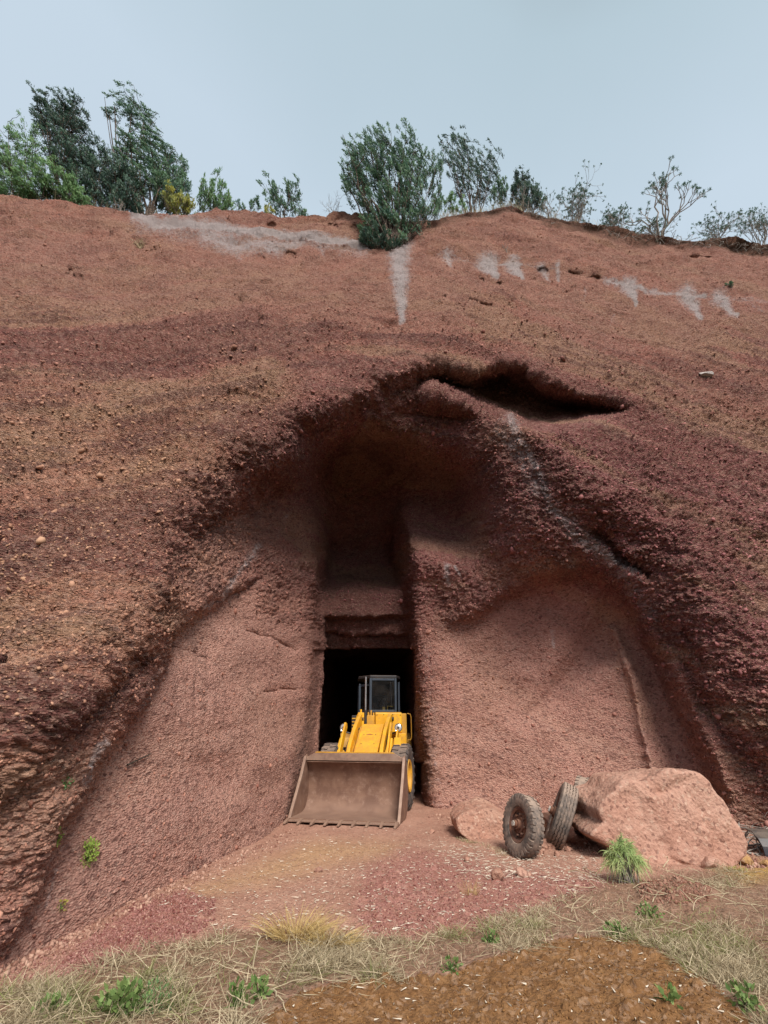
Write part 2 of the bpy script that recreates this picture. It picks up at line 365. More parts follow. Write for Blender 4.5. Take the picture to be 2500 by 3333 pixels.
v1, v2, vvv = worley(F * np.array([1, 1, 1.8]), 0.085, 61)
clast2 = sstep(0, .3, v2 - v1) * (vvv ** 1.5) * .62 + np.clip(v2 - v1, 0, .6) * .2
fl = np.abs(np.sin((F[:, 0] * 1.0 + F[:, 1] * 0.9 + 0.30 * F[:, 2] * np.sign(-F[:, 0] - .2) + 0.5 * fbm(F, 1.4, 3, 71)) * 8.3 + 1.2 * fbm(F, .8, 3, 73))) * 0.02 * lowr * sstep(-0.2, 0.4, fbm(F, 1.5, 2, 77))
BQ = np.stack([F[:, 0] * .22, F[:, 1] * .22, (F[:, 2] + .62 * np.sqrt(F[:, 0] ** 2 + 6)) * 1.1], -1)
BQ = BQ + (0.35 * fbm(F, 1.6, 4, 305))[:, None]
bed = fbm(BQ, 1.0, 4, 301, .45); bed2 = fbm(BQ * np.array([2.2, 2.2, 3.6]), 1.0, 4, 311, .6)
mid = mid + bed2 * 0.07 * (1 - smoothw) * (1 - .6 * upper) + bed * .05
nearf = np.clip(np.linalg.norm(F, axis=1) / 9.0, .5, 1.0)
disp = big + mid + nearf * (clast * 0.10 * sstep(-.25, .35, fbm(F, 1.7, 3, 55)) + clast2 * 0.125 + rid * 0.05) * (0.10 + 0.90 * rough) + fl
disp = disp + upper * (1 - topb) * (0.07 * fbm(F * np.array([.8, .8, 1.6]), 0.8, 5, 81) + .05 * (1 - np.abs(fbm(F * np.array([.7, .7, 1.8]), 1.1, 5, 85)) * 3).clip(0, 1) ** 2) + topb * 0.22 * fbm(F * np.array([1, 1, 1.8]), 0.9, 4, 83)
intun = full((np.where(tin & (y > 13), 1.0, 0.0)))
str_ = np.linalg.norm(np.gradient(PALL, axis=0), axis=-1) / (np.linalg.norm(np.gradient(PALL, axis=1), axis=-1) + .25 * np.linalg.norm(PALL, axis=-1) * .0024)
str_ = np.clip(str_.ravel(), 1, 12); rr_ = np.linalg.norm(np.gradient(PALL, axis=0), axis=-1).ravel() / (0.0026 * np.linalg.norm(F, axis=1))
disp = disp * np.clip(2.6 / np.maximum(rr_, 2.6), .22, 1)
disp = disp * (1 - 0.5 * intun) * full(np.clip(h * 1.3, 0.05, 1))
pitm = worley(F + 0.5 * fbm(F, 1.2, 2, 6)[:, None], 1.25, 91)
disp = disp - 0.10 * sstep(0.28, 0.05, pitm[0]) * (pitm[2] > 0.55) * (1 - lowr)
F2 = F + Nn * disp[:, None] * -1.0
sgn = np.sign(np.sum(Nn * (F - np.array([0, 0, CAMZ])), -1)); F2 = F - (Nn * sgn[:, None]) * disp[:, None]

# mineral stains, rock hues and some painted light and shade, as shapes on the face
def line(pts, w0, w1, amp=1.0):
    pts = np.array(s9(pts)); best = np.zeros(XX.shape)
    for i in range(len(pts) - 1):
        t0, t1 = i / (len(pts) - 1), (i + 1) / (len(pts) - 1)
        a, b = pts[i], pts[i + 1]; e = b - a
        t = np.clip(((WX - a[0]) * e[0] + (WY - a[1]) * e[1]) / (e @ e), 0, 1)
        dd = np.hypot(WX - a[0] - t * e[0], WY - a[1] - t * e[1]); tt = t0 + (t1 - t0) * t
        w = (w0 + (w1 - w0) * tt) * S9
        best = np.maximum(best, np.clip(1.1 - dd / (w * 1.7), 0, 1))
    return best * amp
white = np.zeros(XX.shape)
for L in [([(1095, 900), (1130, 960), (1165, 1020), (1190, 1090), (1240, 1155), (1290, 1190), (1370, 1225)], 15, 16, .5), ([(1090, 930), (1140, 1000), (1160, 1060)], 34, 26, .42), ([(1220, 1120), (1330, 1215), (1420, 1330)], 26, 18, .38), ([(1310, 1330), (1350, 1480), (1400, 1640)], 22, 22, .22), ([(925, 1400), (945, 1740)], 22, 24, .24),
          ([(620, 1105), (590, 1160)], 8, 7, .3), ([(548, 1180), (528, 1225), (500, 1250), (470, 1290), (430, 1315)], 11, 5, .5), ([(430, 1315), (400, 1335), (350, 1370)], 4, 3, .3),
          ([(318, 1440), (290, 1500), (262, 1545)], 8, 6, .35), ([(212, 1610), (185, 1650), (165, 1690)], 14, 11, .5), ([(150, 1730), (120, 1780)], 9, 8, .32), ([(110, 1880), (90, 1960)], 12, 8, .35),
          ([(970, 1225), (962, 1262)], 9, 6, .6), ([(985, 1225), (992, 1245)], 4, 3, .6), ([(1190, 1360), (1196, 1400)], 7, 5, .5),
          ([(862, 530), (866, 610), (867, 690)], 25, 9, .8), ([(430, 492), (520, 498), (620, 509), (720, 522), (790, 532)], 3.5, 3, 1.3), ([(1040, 563), (1130, 573)], 2.5, 2, .9), ([(1330, 608), (1390, 619)], 3, 3, .9), ([(1460, 632), (1520, 640)], 3, 3, .9),
          ([(290, 472), (330, 480), (440, 488), (500, 492), (600, 506), (690, 515), (760, 525), (800, 530)], 13, 9, .85),
          ([(440, 505), (520, 525), (600, 530), (650, 525)], 24, 16, .62), ([(300, 485), (420, 505), (560, 520), (780, 540)], 34, 18, .40), ([(640, 520), (780, 545)], 24, 20, .42), ([(510, 520), (520, 552)], 14, 6, .5), ([(690, 525), (700, 560)], 18, 6, .5), ([(600, 515), (612, 540)], 10, 5, .4), ([(740, 530), (735, 560)], 10, 4, .4),
          ([(330, 485), (400, 490)], 20, 18, .3),
          ([(945, 548), (975, 556), (1050, 566), (1130, 574), (1200, 582)], 6, 4, .38), ([(965, 555), (975, 575)], 15, 6, .6), ([(1055, 568), (1068, 600)], 22, 7, .95), ([(1110, 573), (1130, 604)], 18, 5, .85),
          ([(1170, 578), (1185, 606)], 10, 4, .6), ([(1200, 580), (1207, 606)], 7, 4, .6), ([(1265, 625), (1262, 645)], 4, 3, .4), ([(1335, 668), (1325, 695)], 4, 3, .35),
          ([(1310, 606), (1350, 612), (1400, 622), (1450, 630)], 8, 5, .6), ([(1360, 614), (1378, 644)], 18, 6, .85), ([(1450, 630), (1500, 636), (1560, 645), (1620, 650), (1700, 660)], 7, 6, .4),
          ([(1480, 634), (1512, 682)], 18, 5, .75), ([(1550, 646), (1590, 692)], 18, 5, .75), ([(1620, 655), (1650, 680)], 8, 4, .35)]:
    white = np.maximum(white, line(*L))
ochre = np.zeros(XX.shape)
for L in [([(940, 535), (1000, 548), (1080, 560), (1230, 590), (1300, 600)], 14, 9, .5), ([(1100, 930), (1130, 980)], 60, 30, .35), ([(960, 1350), (1040, 1400), (1050, 1500)], 45, 40, .4),
          ([(1310, 1330), (1340, 1430), (1390, 1560)], 34, 22, .45), ([(1060, 1240), (1240, 1215)], 22, 18, .45), ([(60, 960), (230, 930), (400, 900)], 90, 60, .5), ([(0, 1300), (150, 1180), (330, 1010), (560, 850)], 110, 60, .62), ([(0, 1560), (150, 1380)], 70, 60, .45),  # wide left strokes: tan rock, also painting the upturned lit face brighter
          ([(520, 760), (620, 730)], 55, 30, .3), ([(1480, 800), (1659, 900)], 60, 40, .25), ([(280, 540), (360, 540)], 40, 30, .4), ([(100, 1500), (300, 1300), (560, 1130)], 50, 40, .25)]:
    ochre = np.maximum(ochre, line(*L))
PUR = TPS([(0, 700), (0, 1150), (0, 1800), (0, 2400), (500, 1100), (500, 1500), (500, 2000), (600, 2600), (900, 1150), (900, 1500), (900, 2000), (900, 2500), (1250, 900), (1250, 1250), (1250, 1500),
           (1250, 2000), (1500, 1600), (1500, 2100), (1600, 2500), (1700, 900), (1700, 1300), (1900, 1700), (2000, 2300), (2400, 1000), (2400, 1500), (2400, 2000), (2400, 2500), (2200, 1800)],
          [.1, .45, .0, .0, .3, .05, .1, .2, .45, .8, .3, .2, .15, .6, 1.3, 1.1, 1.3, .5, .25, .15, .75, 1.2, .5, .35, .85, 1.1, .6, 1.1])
pur = np.clip(PUR(XX, YY), 0, 1)  # maroon rock colour, pushed in the vault to paint its shade deeper
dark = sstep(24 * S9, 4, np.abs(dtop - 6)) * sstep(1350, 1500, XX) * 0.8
# dark layered rock over the tunnel mouth, with the slot's shade painted in
slot_shade = sstep(1780, 1980, YY + 30 * pn(60, 3, 27)) * sstep(2130, 2112, YY) * sstep(1030, 1070, XX) * sstep(1375, 1340, XX)
dark = np.maximum(dark, .42 * slot_shade)
att = dict(white=full(white, 0), ochre=full(ochre, 0.1), purple=full(pur, 0.2), smoothw=smoothw, humus_shade=full(dark, 0.9), upper=upper, bed=np.clip(bed * (1.35 - .75 * upper) * (1 - .5 * full(np.clip(ochre, 0, 1))) + .5 - .08 * upper, 0, 1), bedf=np.clip(bed2 * (1.3 - 1.0 * upper) + .5 - .1 * upper - .12 * full(np.clip(ochre, 0, 1)), 0, 1))

def cliff_material():
    m = NT('scoria', 0.95, 0.15)
    n1 = m.noise(0.8, 5, 0.6); n2 = m.noise(6.0, 5, 0.65); n3 = m.noise(40, 3, 0.6)
    base = m.mix(m.rng(n1, 0.3, 0.7), (0.48, 0.20, 0.14), (0.56, 0.28, 0.195))
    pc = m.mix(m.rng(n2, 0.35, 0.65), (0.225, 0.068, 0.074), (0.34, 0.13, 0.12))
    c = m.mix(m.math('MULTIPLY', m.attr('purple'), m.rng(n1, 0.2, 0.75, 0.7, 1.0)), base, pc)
    oc = m.mix(m.rng(n2, 0.35, 0.65), (0.38, 0.215, 0.115), (0.44, 0.27, 0.16))
    c = m.mix(m.math('MULTIPLY', m.attr('ochre'), m.rng(n2, 0.3, 0.6, 0.3, 1.0)), c, oc)
    lo_ = m.math('SUBTRACT', 1.0, m.math('MULTIPLY', m.attr('smoothw'), .6))
    c = m.mix(m.math('MULTIPLY', m.rng(m.attr('bed'), .52, .8, 0, .6), lo_), c, (0.20, 0.072, 0.066))
    c = m.mix(m.math('MULTIPLY', m.rng(m.attr('bed'), .45, .2, 0, .55), lo_), c, (0.43, 0.26, 0.16))
    c = m.mix(m.math('MULTIPLY', m.rng(m.math('ADD', m.attr('bedf'), m.math('MULTIPLY', m.math('SUBTRACT', m.noise(5, 5, .7), .5), .5)), .55, .8, 0, .6), lo_), c, (0.15, 0.06, 0.055))
    c = m.mix(m.math('MULTIPLY', m.math('MULTIPLY', m.attr('smoothw'), m.math('SUBTRACT', 1.0, m.math('MULTIPLY', m.attr('purple'), .8))), .8), c, (0.52, 0.295, 0.235))
    c = m.mix(m.math('MULTIPLY', m.attr('upper'), m.rng(m.noise(1.1, 7, .7), .35, .65, .15, .85)), c, m.mix(m.rng(n2, .3, .7), (0.25, 0.098, 0.075), (0.39, 0.19, 0.14)))
    # single clasts differ in tone
    v = m.n('ShaderNodeTexVoronoi'); v.inputs['Scale'].default_value = 15; mp_ = m.n('ShaderNodeMapping'); mp_.inputs['Scale'].default_value = (1, 1, 1.8); m.l(m.coord(), mp_.inputs[0]); m.l(mp_.outputs[0], v.inputs['Vector'])
    sp = m.n('ShaderNodeSeparateColor'); m.l(v.outputs['Color'], sp.inputs[0])
    c = m.mix(m.math('MULTIPLY', m.rng(sp.outputs[0], 0.55, 1.0, 0, 0.45), m.math('SUBTRACT', 1.0, m.attr('smoothw'))), c, (0.50, 0.30, 0.22))
    c = m.mix(m.rng(sp.outputs[1], 0.72, 1.0, 0, 0.6), c, (0.10, 0.04, 0.035))
    v2 = m.n('ShaderNodeTexVoronoi'); v2.inputs['Scale'].default_value = 30; m.l(mp_.outputs[0], v2.inputs['Vector'])
    sp2 = m.n('ShaderNodeSeparateColor'); m.l(v2.outputs['Color'], sp2.inputs[0])
    c = m.mix(m.rng(sp2.outputs[0], 0.6, 1.0, 0, 0.5), c, m.mix(0.5, c, (0.70, 0.50, 0.40)))
    c = m.mix(m.rng(sp2.outputs[1], 0.75, 1.0, 0, 0.5), c, (0.11, 0.045, 0.04))
    # scaly dark patches
    n4 = m.noise(1.9, 8, 0.78, vec=mp_.outputs[0])
    c = m.mix(m.math('MULTIPLY', m.rng(n4, 0.56, 0.68, 0, 0.5), m.math('SUBTRACT', 1.0, m.attr('smoothw'))), c, (0.14, 0.055, 0.055))
    # pale lime dusting
    wf = m.math('ADD', m.attr('white'), m.math('MULTIPLY', m.math('SUBTRACT', m.noise(8, 9, 0.8), 0.5), 1.5))
    c = m.mix(m.math('MULTIPLY', m.rng(wf, 0.2, 0.75, 0, 0.74), m.rng(m.attr('white'), 0.02, 0.2)), c, (0.53, 0.475, 0.47))
    c = m.mix(m.math('MULTIPLY', m.attr('humus_shade'), m.rng(n2, 0.3, 0.6, 0.4, 1)), c, (0.07, 0.045, 0.03))
    m.col(c)
    hh = m.math('ADD', m.math('MULTIPLY', m.noise(26, 6, 0.75), 1.0), m.math('MULTIPLY', m.voro(30, vec=mp_.outputs[0]), 0.9))
    b = m.bump(m.math('MULTIPLY', hh, m.math('SUBTRACT', 1.0, m.math('MULTIPLY', m.attr('smoothw'), .55))), 1.0, 0.075)
    m.bump(m.noise(90, 3, 0.7), 0.5, 0.01, b)
    return m.m
M_CLIFF = cliff_material()
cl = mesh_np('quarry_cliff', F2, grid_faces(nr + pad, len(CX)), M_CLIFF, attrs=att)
tag(cl, 'high red scoria quarry face with a dug arched alcove and tunnel mouth', 'cliff', kind='structure')
CLP = F2.reshape(nr + pad, len(CX), 3)
def cliff_pt(X, Y):
    """point of the finished face near (X, Y)"""
    j = int(np.argmin(np.abs(CX - X))); i = int(np.argmin(np.abs(YY[:, j] - Y))); return CLP[i, j].copy()

# ------------------------------------------------------------------ ground
EARTH = [(-500, 3900), (700, 3420), (904, 3305), (980, 3250), (1100, 3218), (1250, 3200), (1440, 3190), (1550, 3158), (1700, 3120), (1850, 3090), (1965, 3082), (2080, 3097), (2190, 3150), (2270, 3203), (2340, 3255), (2420, 3323), (2700, 3600), (2700, 3900)]
GRASS = [(-500, 3420), (0, 3240), (120, 3215), (265, 3190), (400, 3120), (530, 3100), (750, 3040), (940, 3040), (1250, 3070), (1550, 3045), (1700, 3020), (1850, 2930), (2000, 2890), (2150, 2850), (2500, 2820), (3000, 2800), (3000, 3900), (-500, 3900)]
REDL = [(150, 3200), (330, 3010), (420, 2950), (600, 2905), (700, 2940), (700, 3000), (620, 3060), (480, 3100), (300, 3200)]
REDR = [(1150, 2990), (1180, 2860), (1300, 2770), (1450, 2790), (1600, 2830), (1900, 2860), (2000, 2880), (1800, 2990), (1650, 3050), (1200, 3060)]
TAN = [(560, 2900), (800, 2830), (1000, 2740), (1300, 2740), (1250, 2800), (900, 2880), (640, 2930)]
RED3 = [(2080, 2900), (2200, 2870), (2330, 2910), (2320, 2960), (2200, 2970), (2090, 2950)]
OCH = [(2300, 2830), (2420, 2790), (2560, 2800), (2560, 2870), (2420, 2880)]
GX = np.unique(np.concatenate([np.linspace(-1400, -60, 40), np.arange(-60, 2561, 4.0), np.linspace(2561, 3900, 40)]))
GY = np.unique(np.concatenate([np.linspace(2500, 2620, 14), np.arange(2620, 3361, 4.0), np.linspace(3361, 4300, 30)]))
A, B = np.meshgrid(GX, GY)
G0 = gat(A, B)
g = G0.reshape(-1, 3); JJ = np.stack([A.ravel(), B.ravel(), 0 * A.ravel()], -1)
gwx = A + (40 * fbm(JJ, 160, 4, 101)).reshape(A.shape); gwy = B + (22 * fbm(JJ, 120, 4, 103)).reshape(A.shape)
earth = sstep(-16, 20, polysd(gwx * .4 + A * .6, gwy * .4 + B * .6, EARTH))
grassm = sstep(-20, 30, polysd(gwx, gwy, GRASS)) * (1 - earth)
red = np.maximum.reduce([sstep(-30, 40, polysd(gwx, gwy, REDL)), sstep(-50, 50, polysd(gwx, gwy, REDR)) * .8, sstep(-20, 20, polysd(gwx, gwy, RED3))])
tan = sstep(-40, 60, polysd(gwx, gwy, TAN)); och = sstep(-30, 40, polysd(gwx, gwy, OCH))
e_, gm_, r_ = earth.ravel(), grassm.ravel(), red.ravel()
dist = np.hypot(g[:, 0], g[:, 1])
dampen = sstep(40, 12, dist)
def ground_base(P, e, gm, r):
    z = 0.05 * fbm(P, 1.6, 3, 111) + 0.05 * e + 0.03 * e * fbm(P, .6, 3, 113) + 0.05 * gm + 0.03 * r
    return z
gz = ground_base(g, e_, gm_, r_)
a1, a2, av = worley(g, 0.11, 121); c1, c2, cv = worley(g, 0.045, 131)
gz = gz + 0.018 * fbm(g, 0.25, 4, 141) + 0.03 * sstep(0, .5, a2 - a1) * av ** 3 * (0.4 + r_ + e_) + 0.022 * np.clip(c2 - c1, 0, .6) * cv * (0.4 + 0.8 * r_ + 1.0 * e_)
gz = gz + e_ * 0.02 * fbm(g, 0.12, 3, 151) + 0.07 * sstep(-10, 50, polysd(gwx, gwy, RED3)).ravel()
gz = gz * dampen
G1 = g.copy(); G1[:, 2] = gz
GH = gz.reshape(A.shape)
def gpt(X, Y, lift=0.0):
    """point on the ground where the photo shows (X, Y) (vectorised, bilinear)"""
    X = np.asarray(X, float); Y = np.asarray(Y, float)
    i = np.clip(np.searchsorted(GY, Y) - 1, 0, len(GY) - 2); j = np.clip(np.searchsorted(GX, X) - 1, 0, len(GX) - 2)
    u = np.clip((X - GX[j]) / (GX[j + 1] - GX[j]), 0, 1); v = np.clip((Y - GY[i]) / (GY[i + 1] - GY[i]), 0, 1)
    z = (GH[i, j] * (1 - u) + GH[i, j + 1] * u) * (1 - v) + (GH[i + 1, j] * (1 - u) + GH[i + 1, j + 1] * u) * v
    p = gat(X, Y); p[..., 2] = z + lift; return p
def gz_at(x, y):
    X, Y = proj((x, y, 0.0)); return float(gpt(X, Y)[2])
def ground_material():
    m = NT('quarry_ground', 0.95, 0.15)
    n1 = m.noise(1.3, 5, 0.6); n2 = m.noise(9, 6, 0.7); n3 = m.noise(45, 4, 0.7)
    c = m.mix(m.rng(n1, 0.3, 0.7), (0.37, 0.19, 0.135), (0.45, 0.25, 0.18))
    c = m.mix(m.attr('tan'), c, (0.46, 0.27, 0.15))
    rc = m.mix(m.rng(n2, 0.35, 0.65), (0.25, 0.085, 0.065), (0.40, 0.18, 0.15))
    c = m.mix(m.math('MULTIPLY', m.attr('red'), m.rng(n2, 0.25, 0.6, 0.5, 1)), c, rc)
    gc = m.mix(m.rng(n2, 0.3, 0.7), (0.15, 0.085, 0.05), (0.28, 0.175, 0.11))
    c = m.mix(m.math('MULTIPLY', m.attr('under'), 0.75), c, gc)
    ec = m.mix(m.rng(n2, 0.35, 0.65), (0.19, 0.09, 0.035), (0.27, 0.14, 0.06))
    ef = m.math('ADD', m.attr('earth'), m.math('MULTIPLY', m.math('SUBTRACT', m.noise(5, 7, .75), .5), .9))
    c = m.mix(m.rng(ef, .3, .7), c, ec)
    c = m.mix(m.math('MULTIPLY', m.attr('ochre'), m.rng(n2, 0.35, 0.6, 0.3, 1)), c, (0.42, 0.26, 0.07))
    v = m.n('ShaderNodeTexVoronoi'); v.inputs['Scale'].default_value = 30; m.l(m.coord(), v.inputs['Vector'])
    sp = m.n('ShaderNodeSeparateColor'); m.l(v.outputs['Color'], sp.inputs[0])
    c = m.mix(m.rng(sp.outputs[0], 0.6, 1.0, 0, 0.4), c, m.mix(0.5, c, (0.62, 0.45, 0.34)))
    c = m.mix(m.rng(sp.outputs[1], 0.65, 1.0, 0, 0.5), c, m.mix(0.6, c, (0.06, 0.03, 0.02)))
    c = m.mix(m.rng(n3, 0.45, 0.75, 0, 0.35), c, m.mix(0.5, c, (0.08, 0.04, 0.03)))
    m.col(c)
    h = m.math('ADD', m.noise(30, 6, 0.75), m.math('MULTIPLY', m.voro(38), 0.7))
    b = m.bump(h, 0.85, 0.022); m.bump(m.noise(140, 3, 0.7), 0.5, 0.006, b)
    return m.m
M_GROUND = ground_material()
gr = mesh_np('ground', G1, grid_faces(*A.shape)[:, ::-1], M_GROUND,
             attrs=dict(earth=e_, under=gm_, red=r_, tan=tan.ravel(), ochre=och.ravel()))
tag(gr, kind='structure')
mf = NT('bounce_cut_ground', .95, .1); mf.col(mf.mix(mf.rng(mf.noise(.6, 6, .7), .35, .65), (0.05, 0.06, 0.025), (0.10, 0.085, 0.045))); mf.bump(mf.noise(6, 6, .8), 1.0, .2); M_BOUNCE_CUT = mf.m  # unseen ground, coloured dark to cut bounce light into the vault
R = np.array([0.0, 6, 15, 40, 100, 300, 900]); T = np.linspace(0, 2 * np.pi, 49)
rr, tt = np.meshgrid(R, T, indexing='ij')
far = mesh_np('far_ground', np.stack([rr * np.cos(tt), rr * np.sin(tt), -0.14 + 0 * rr], -1).reshape(-1, 3), grid_faces(*rr.shape), M_BOUNCE_CUT)
tag(far, kind='structure')

# ------------------------------------------------------------------ solid modelling helpers
class MB:
    def __init__(s): s.v = []; s.f = []
    def add(s, V, Fs, M=None):
        o = len(s.v)
        for p in V: s.v.append(tuple(M @ Vector(p)) if M is not None else tuple(p))
        for f in Fs: s.f.append(tuple(o + i for i in f))
        return s
    def box(s, a, b, M=None):
        x0, y0, z0 = a; x1, y1, z1 = b
        V = [(x0, y0, z0), (x1, y0, z0), (x1, y1, z0), (x0, y1, z0), (x0, y0, z1), (x1, y0, z1), (x1, y1, z1), (x0, y1, z1)]
        return s.add(V, [(0, 3, 2, 1), (4, 5, 6, 7), (0, 1, 5, 4), (1, 2, 6, 5), (2, 3, 7, 6), (3, 0, 4, 7)], M)
    def prism(s, poly, x0, x1, axis='x', M=None):
        """extrude a polygon given in the other two axes"""
        n = len(poly)
        def mk(t, p):
            return (t, p[0], p[1]) if axis == 'x' else ((p[0], t, p[1]) if axis == 'y' else (p[0], p[1], t))
        V = [mk(x0, p) for p in poly] + [mk(x1, p) for p in poly]
        Fs = [tuple(range(n - 1, -1, -1)), tuple(range(n, 2 * n))] + [(i, (i + 1) % n, n + (i + 1) % n, n + i) for i in range(n)]
        return s.add(V, Fs, M)
    def strip(s, path, th, x0, x1):
        """a bent plate: path of (y,z), thickness th, extruded in x"""
        P = [Vector((0, *p)) for p in path]; top = []; n = len(P)
        for i in range(n):
            t = (P[min(i + 1, n - 1)] - P[max(i - 1, 0)]).normalized(); top.append(P[i] + Vector((0, -t.z, t.y)) * th)
        for i in range(n - 1):
            q = [P[i], P[i + 1], top[i + 1], top[i]]
            V = [(x0, p.y, p.z) for p in q] + [(x1, p.y, p.z) for p in q]
            s.add(V, [(0, 1, 2, 3), (7, 6, 5, 4), (0, 4, 5, 1), (3, 2, 6, 7)] + ([(0, 3, 7, 4)] if i == 0 else []) + ([(1, 5, 6, 2)] if i == n - 2 else []))
        return s
    def tube(s, pts, r, n=8, cap=True, M=None):
        pts = [Vector(p) for p in pts]; rs = r if isinstance(r, (list, tuple)) else [r] * len(pts)
        o = len(s.v); up = None
        for i, p in enumerate(pts):
            t = (pts[min(i + 1, len(pts) - 1)] - pts[max(i - 1, 0)]).normalized()
            if up is None: up = t.orthogonal().normalized()
            up = (up - t * up.dot(t)); up = up.normalized() if up.length > 1e-6 else t.orthogonal().normalized()
            b = t.cross(up)
            for k in range(n):
                a = 2 * math.pi * k / n; q = p + (up * math.cos(a) + b * math.sin(a)) * rs[i]
                s.v.append(tuple(M @ q) if M is not None else tuple(q))
        for i in range(len(pts) - 1):
            for k in range(n):
                s.f.append((o + i * n + k, o + i * n + (k + 1) % n, o + (i + 1) * n + (k + 1) % n, o + (i + 1) * n + k))
        if cap:
            s.f.append(tuple(o + k for k in range(n - 1, -1, -1))); s.f.append(tuple(o + (len(pts) - 1) * n + k for k in range(n)))
        return s
    def lathe(s, prof, n=32, axis='x', M=None, closed=False):
        """profile of (axial, radius)"""
        o = len(s.v); m = len(prof)
        for k in range(n):
            a = 2 * math.pi * k / n
            for (t, r) in prof:
                p = Vector((t, r * math.cos(a), r * math.sin(a))) if axis == 'x' else (Vector((r * math.cos(a), t, r * math.sin(a))) if axis == 'y' else Vector((r * math.cos(a), r * math.sin(a), t)))
                s.v.append(tuple(M @ p) if M is not None else tuple(p))
        for k in range(n):
            for i in range(m if closed else m - 1):
                a0 = o + k * m + i; a1 = o + k * m + (i + 1) % m; b0 = o + ((k + 1) % n) * m + i; b1 = o + ((k + 1) % n) * m + (i + 1) % m
                s.f.append((a0, a1, b1, b0))
        return s
    def build(s, name, mat, parent=None, smooth=False, bevel=0.0, seg=2, loc=None, rot=None):
        me = bpy.data.meshes.new(name); me.from_pydata(s.v, [], s.f); me.validate()
        me.materials.append(mat); o = bpy.data.objects.new(name, me); C.objects.link(o)
        if smooth: me.polygons.foreach_set('use_smooth', [True] * len(me.polygons)); me.set_sharp_from_angle(angle=math.radians(38))
        if bevel > 0:
            me.polygons.foreach_set('use_smooth', [True] * len(me.polygons))
            b = o.modifiers.new('bevel', 'BEVEL'); b.width = bevel; b.segments = seg; b.limit_method = 'ANGLE'; b.angle_limit = math.radians(35); b.harden_normals = True
        if parent: o.parent = parent
        if loc is not None: o.location = loc
        if rot is not None: o.rotation_euler = rot
        return o

def worn(name, c1, c2, rough=0.5, spec=0.4, metal=0.0, dirt=(0.27, 0.15, 0.09), dirt_amt=0.5, scale=3.0, bump=0.2, updirt=0.5):
    m = NT(name, rough, spec); m.b.inputs['Metallic'].default_value = metal
    c = m.mix(m.rng(m.noise(scale, 5, 0.6), 0.35, 0.65), c1, c2)
    d = m.rng(m.noise(scale * 2.3, 8, 0.72), 0.62 - 0.25 * dirt_amt, 0.78, 0, 0.9)
    geo = m.n('ShaderNodeNewGeometry'); sp = m.n('ShaderNodeSeparateXYZ'); m.l(geo.outputs['Normal'], sp.inputs[0])
    u = m.math('MULTIPLY', m.rng(sp.outputs[2], 0.35, 0.95), updirt)
    dd = m.math('MAXIMUM', d, m.math('MULTIPLY', u, m.rng(m.noise(scale * 4, 5), 0.3, 0.6, 0.5, 1)))
    m.col(m.mix(dd, c, dirt)); r = m.rng(dd, 0, 1, rough, 0.95); m.l(r, m.b.inputs['Roughness'])
    if bump: m.bump(m.noise(scale * 12, 6, 0.7), bump, 0.006)
    return m.m
YEL = worn('yellow_paint', (0.80, 0.41, 0.014), (0.66, 0.31, 0.012), 0.45, 0.4, dirt=(0.36, 0.19, 0.085), dirt_amt=0.5, updirt=0.45, scale=4.0, bump=0.15)
YELD = worn('yellow_paint_dusty', (0.66, 0.34, 0.03), (0.50, 0.25, 0.03), 0.55, 0.35, dirt=(0.33, 0.19, 0.10), dirt_amt=0.5, updirt=0.5)
STEEL = worn('bucket_steel', (0.22, 0.125, 0.085), (0.15, 0.08, 0.055), 0.66, 0.3, 0.1, dirt=(0.34, 0.22, 0.165), dirt_amt=0.55, scale=3.2, bump=0.5, updirt=0.4)
EDGE = worn('edge_steel', (0.34, 0.23, 0.17), (0.25, 0.16, 0.12), 0.5, 0.5, 0.3, dirt=(0.38, 0.22, 0.15), dirt_amt=0.6, scale=5)
DARK = worn('dark_metal', (0.02, 0.02, 0.022), (0.035, 0.03, 0.03), 0.5, 0.4, dirt=(0.14, 0.08, 0.05), dirt_amt=0.2, updirt=0.5)
CABM = worn('cab_frame_paint', (0.025, 0.034, 0.05), (0.035, 0.045, 0.06), 0.35, 0.5, dirt=(0.12, 0.09, 0.08), dirt_amt=0.15)
CHROME = worn('cylinder_rod', (0.6, 0.58, 0.55), (0.45, 0.42, 0.4), 0.25, 0.5, 0.9, dirt_amt=0.2)
RUB = worn('tyre_rubber', (0.045, 0.042, 0.042), (0.07, 0.062, 0.06), 0.8, 0.25, dirt=(0.24, 0.17, 0.13), dirt_amt=0.8, scale=3.5, updirt=1.0, bump=0.25)
RUB2 = worn('old_tyre_rubber', (0.06, 0.055, 0.052), (0.14, 0.11, 0.095), 0.85, 0.2, dirt=(0.36, 0.26, 0.20), dirt_amt=1.15, scale=4.5, updirt=1.0, bump=0.25)
RUST = worn('rusty_steel', (0.17, 0.075, 0.045), (0.10, 0.05, 0.04), 0.75, 0.25, 0.1, dirt=(0.33, 0.19, 0.13), dirt_amt=0.55, scale=8, bump=0.5)
GREYP = worn('pale_hub_paint', (0.5, 0.47, 0.42), (0.38, 0.34, 0.3), 0.5, 0.4, 0.2, dirt_amt=0.3, scale=9)
REDP = worn('faded_red_paint', (0.35, 0.06, 0.03), (0.3, 0.07, 0.03), 0.5, 0.4, dirt_amt=0.3)
LENS = worn('lamp_glass', (0.62, 0.62, 0.6), (0.8, 0.8, 0.78), 0.12, 0.8, 0.5, dirt_amt=0.1, bump=0.0)
mg = NT('cab_glass', 0.06, 0.5); mg.col((0.55, 0.62, 0.68)); mg.b.inputs['Transmission Weight'].default_value = 0.0; mg.b.inputs['Alpha'].default_value = 1.0
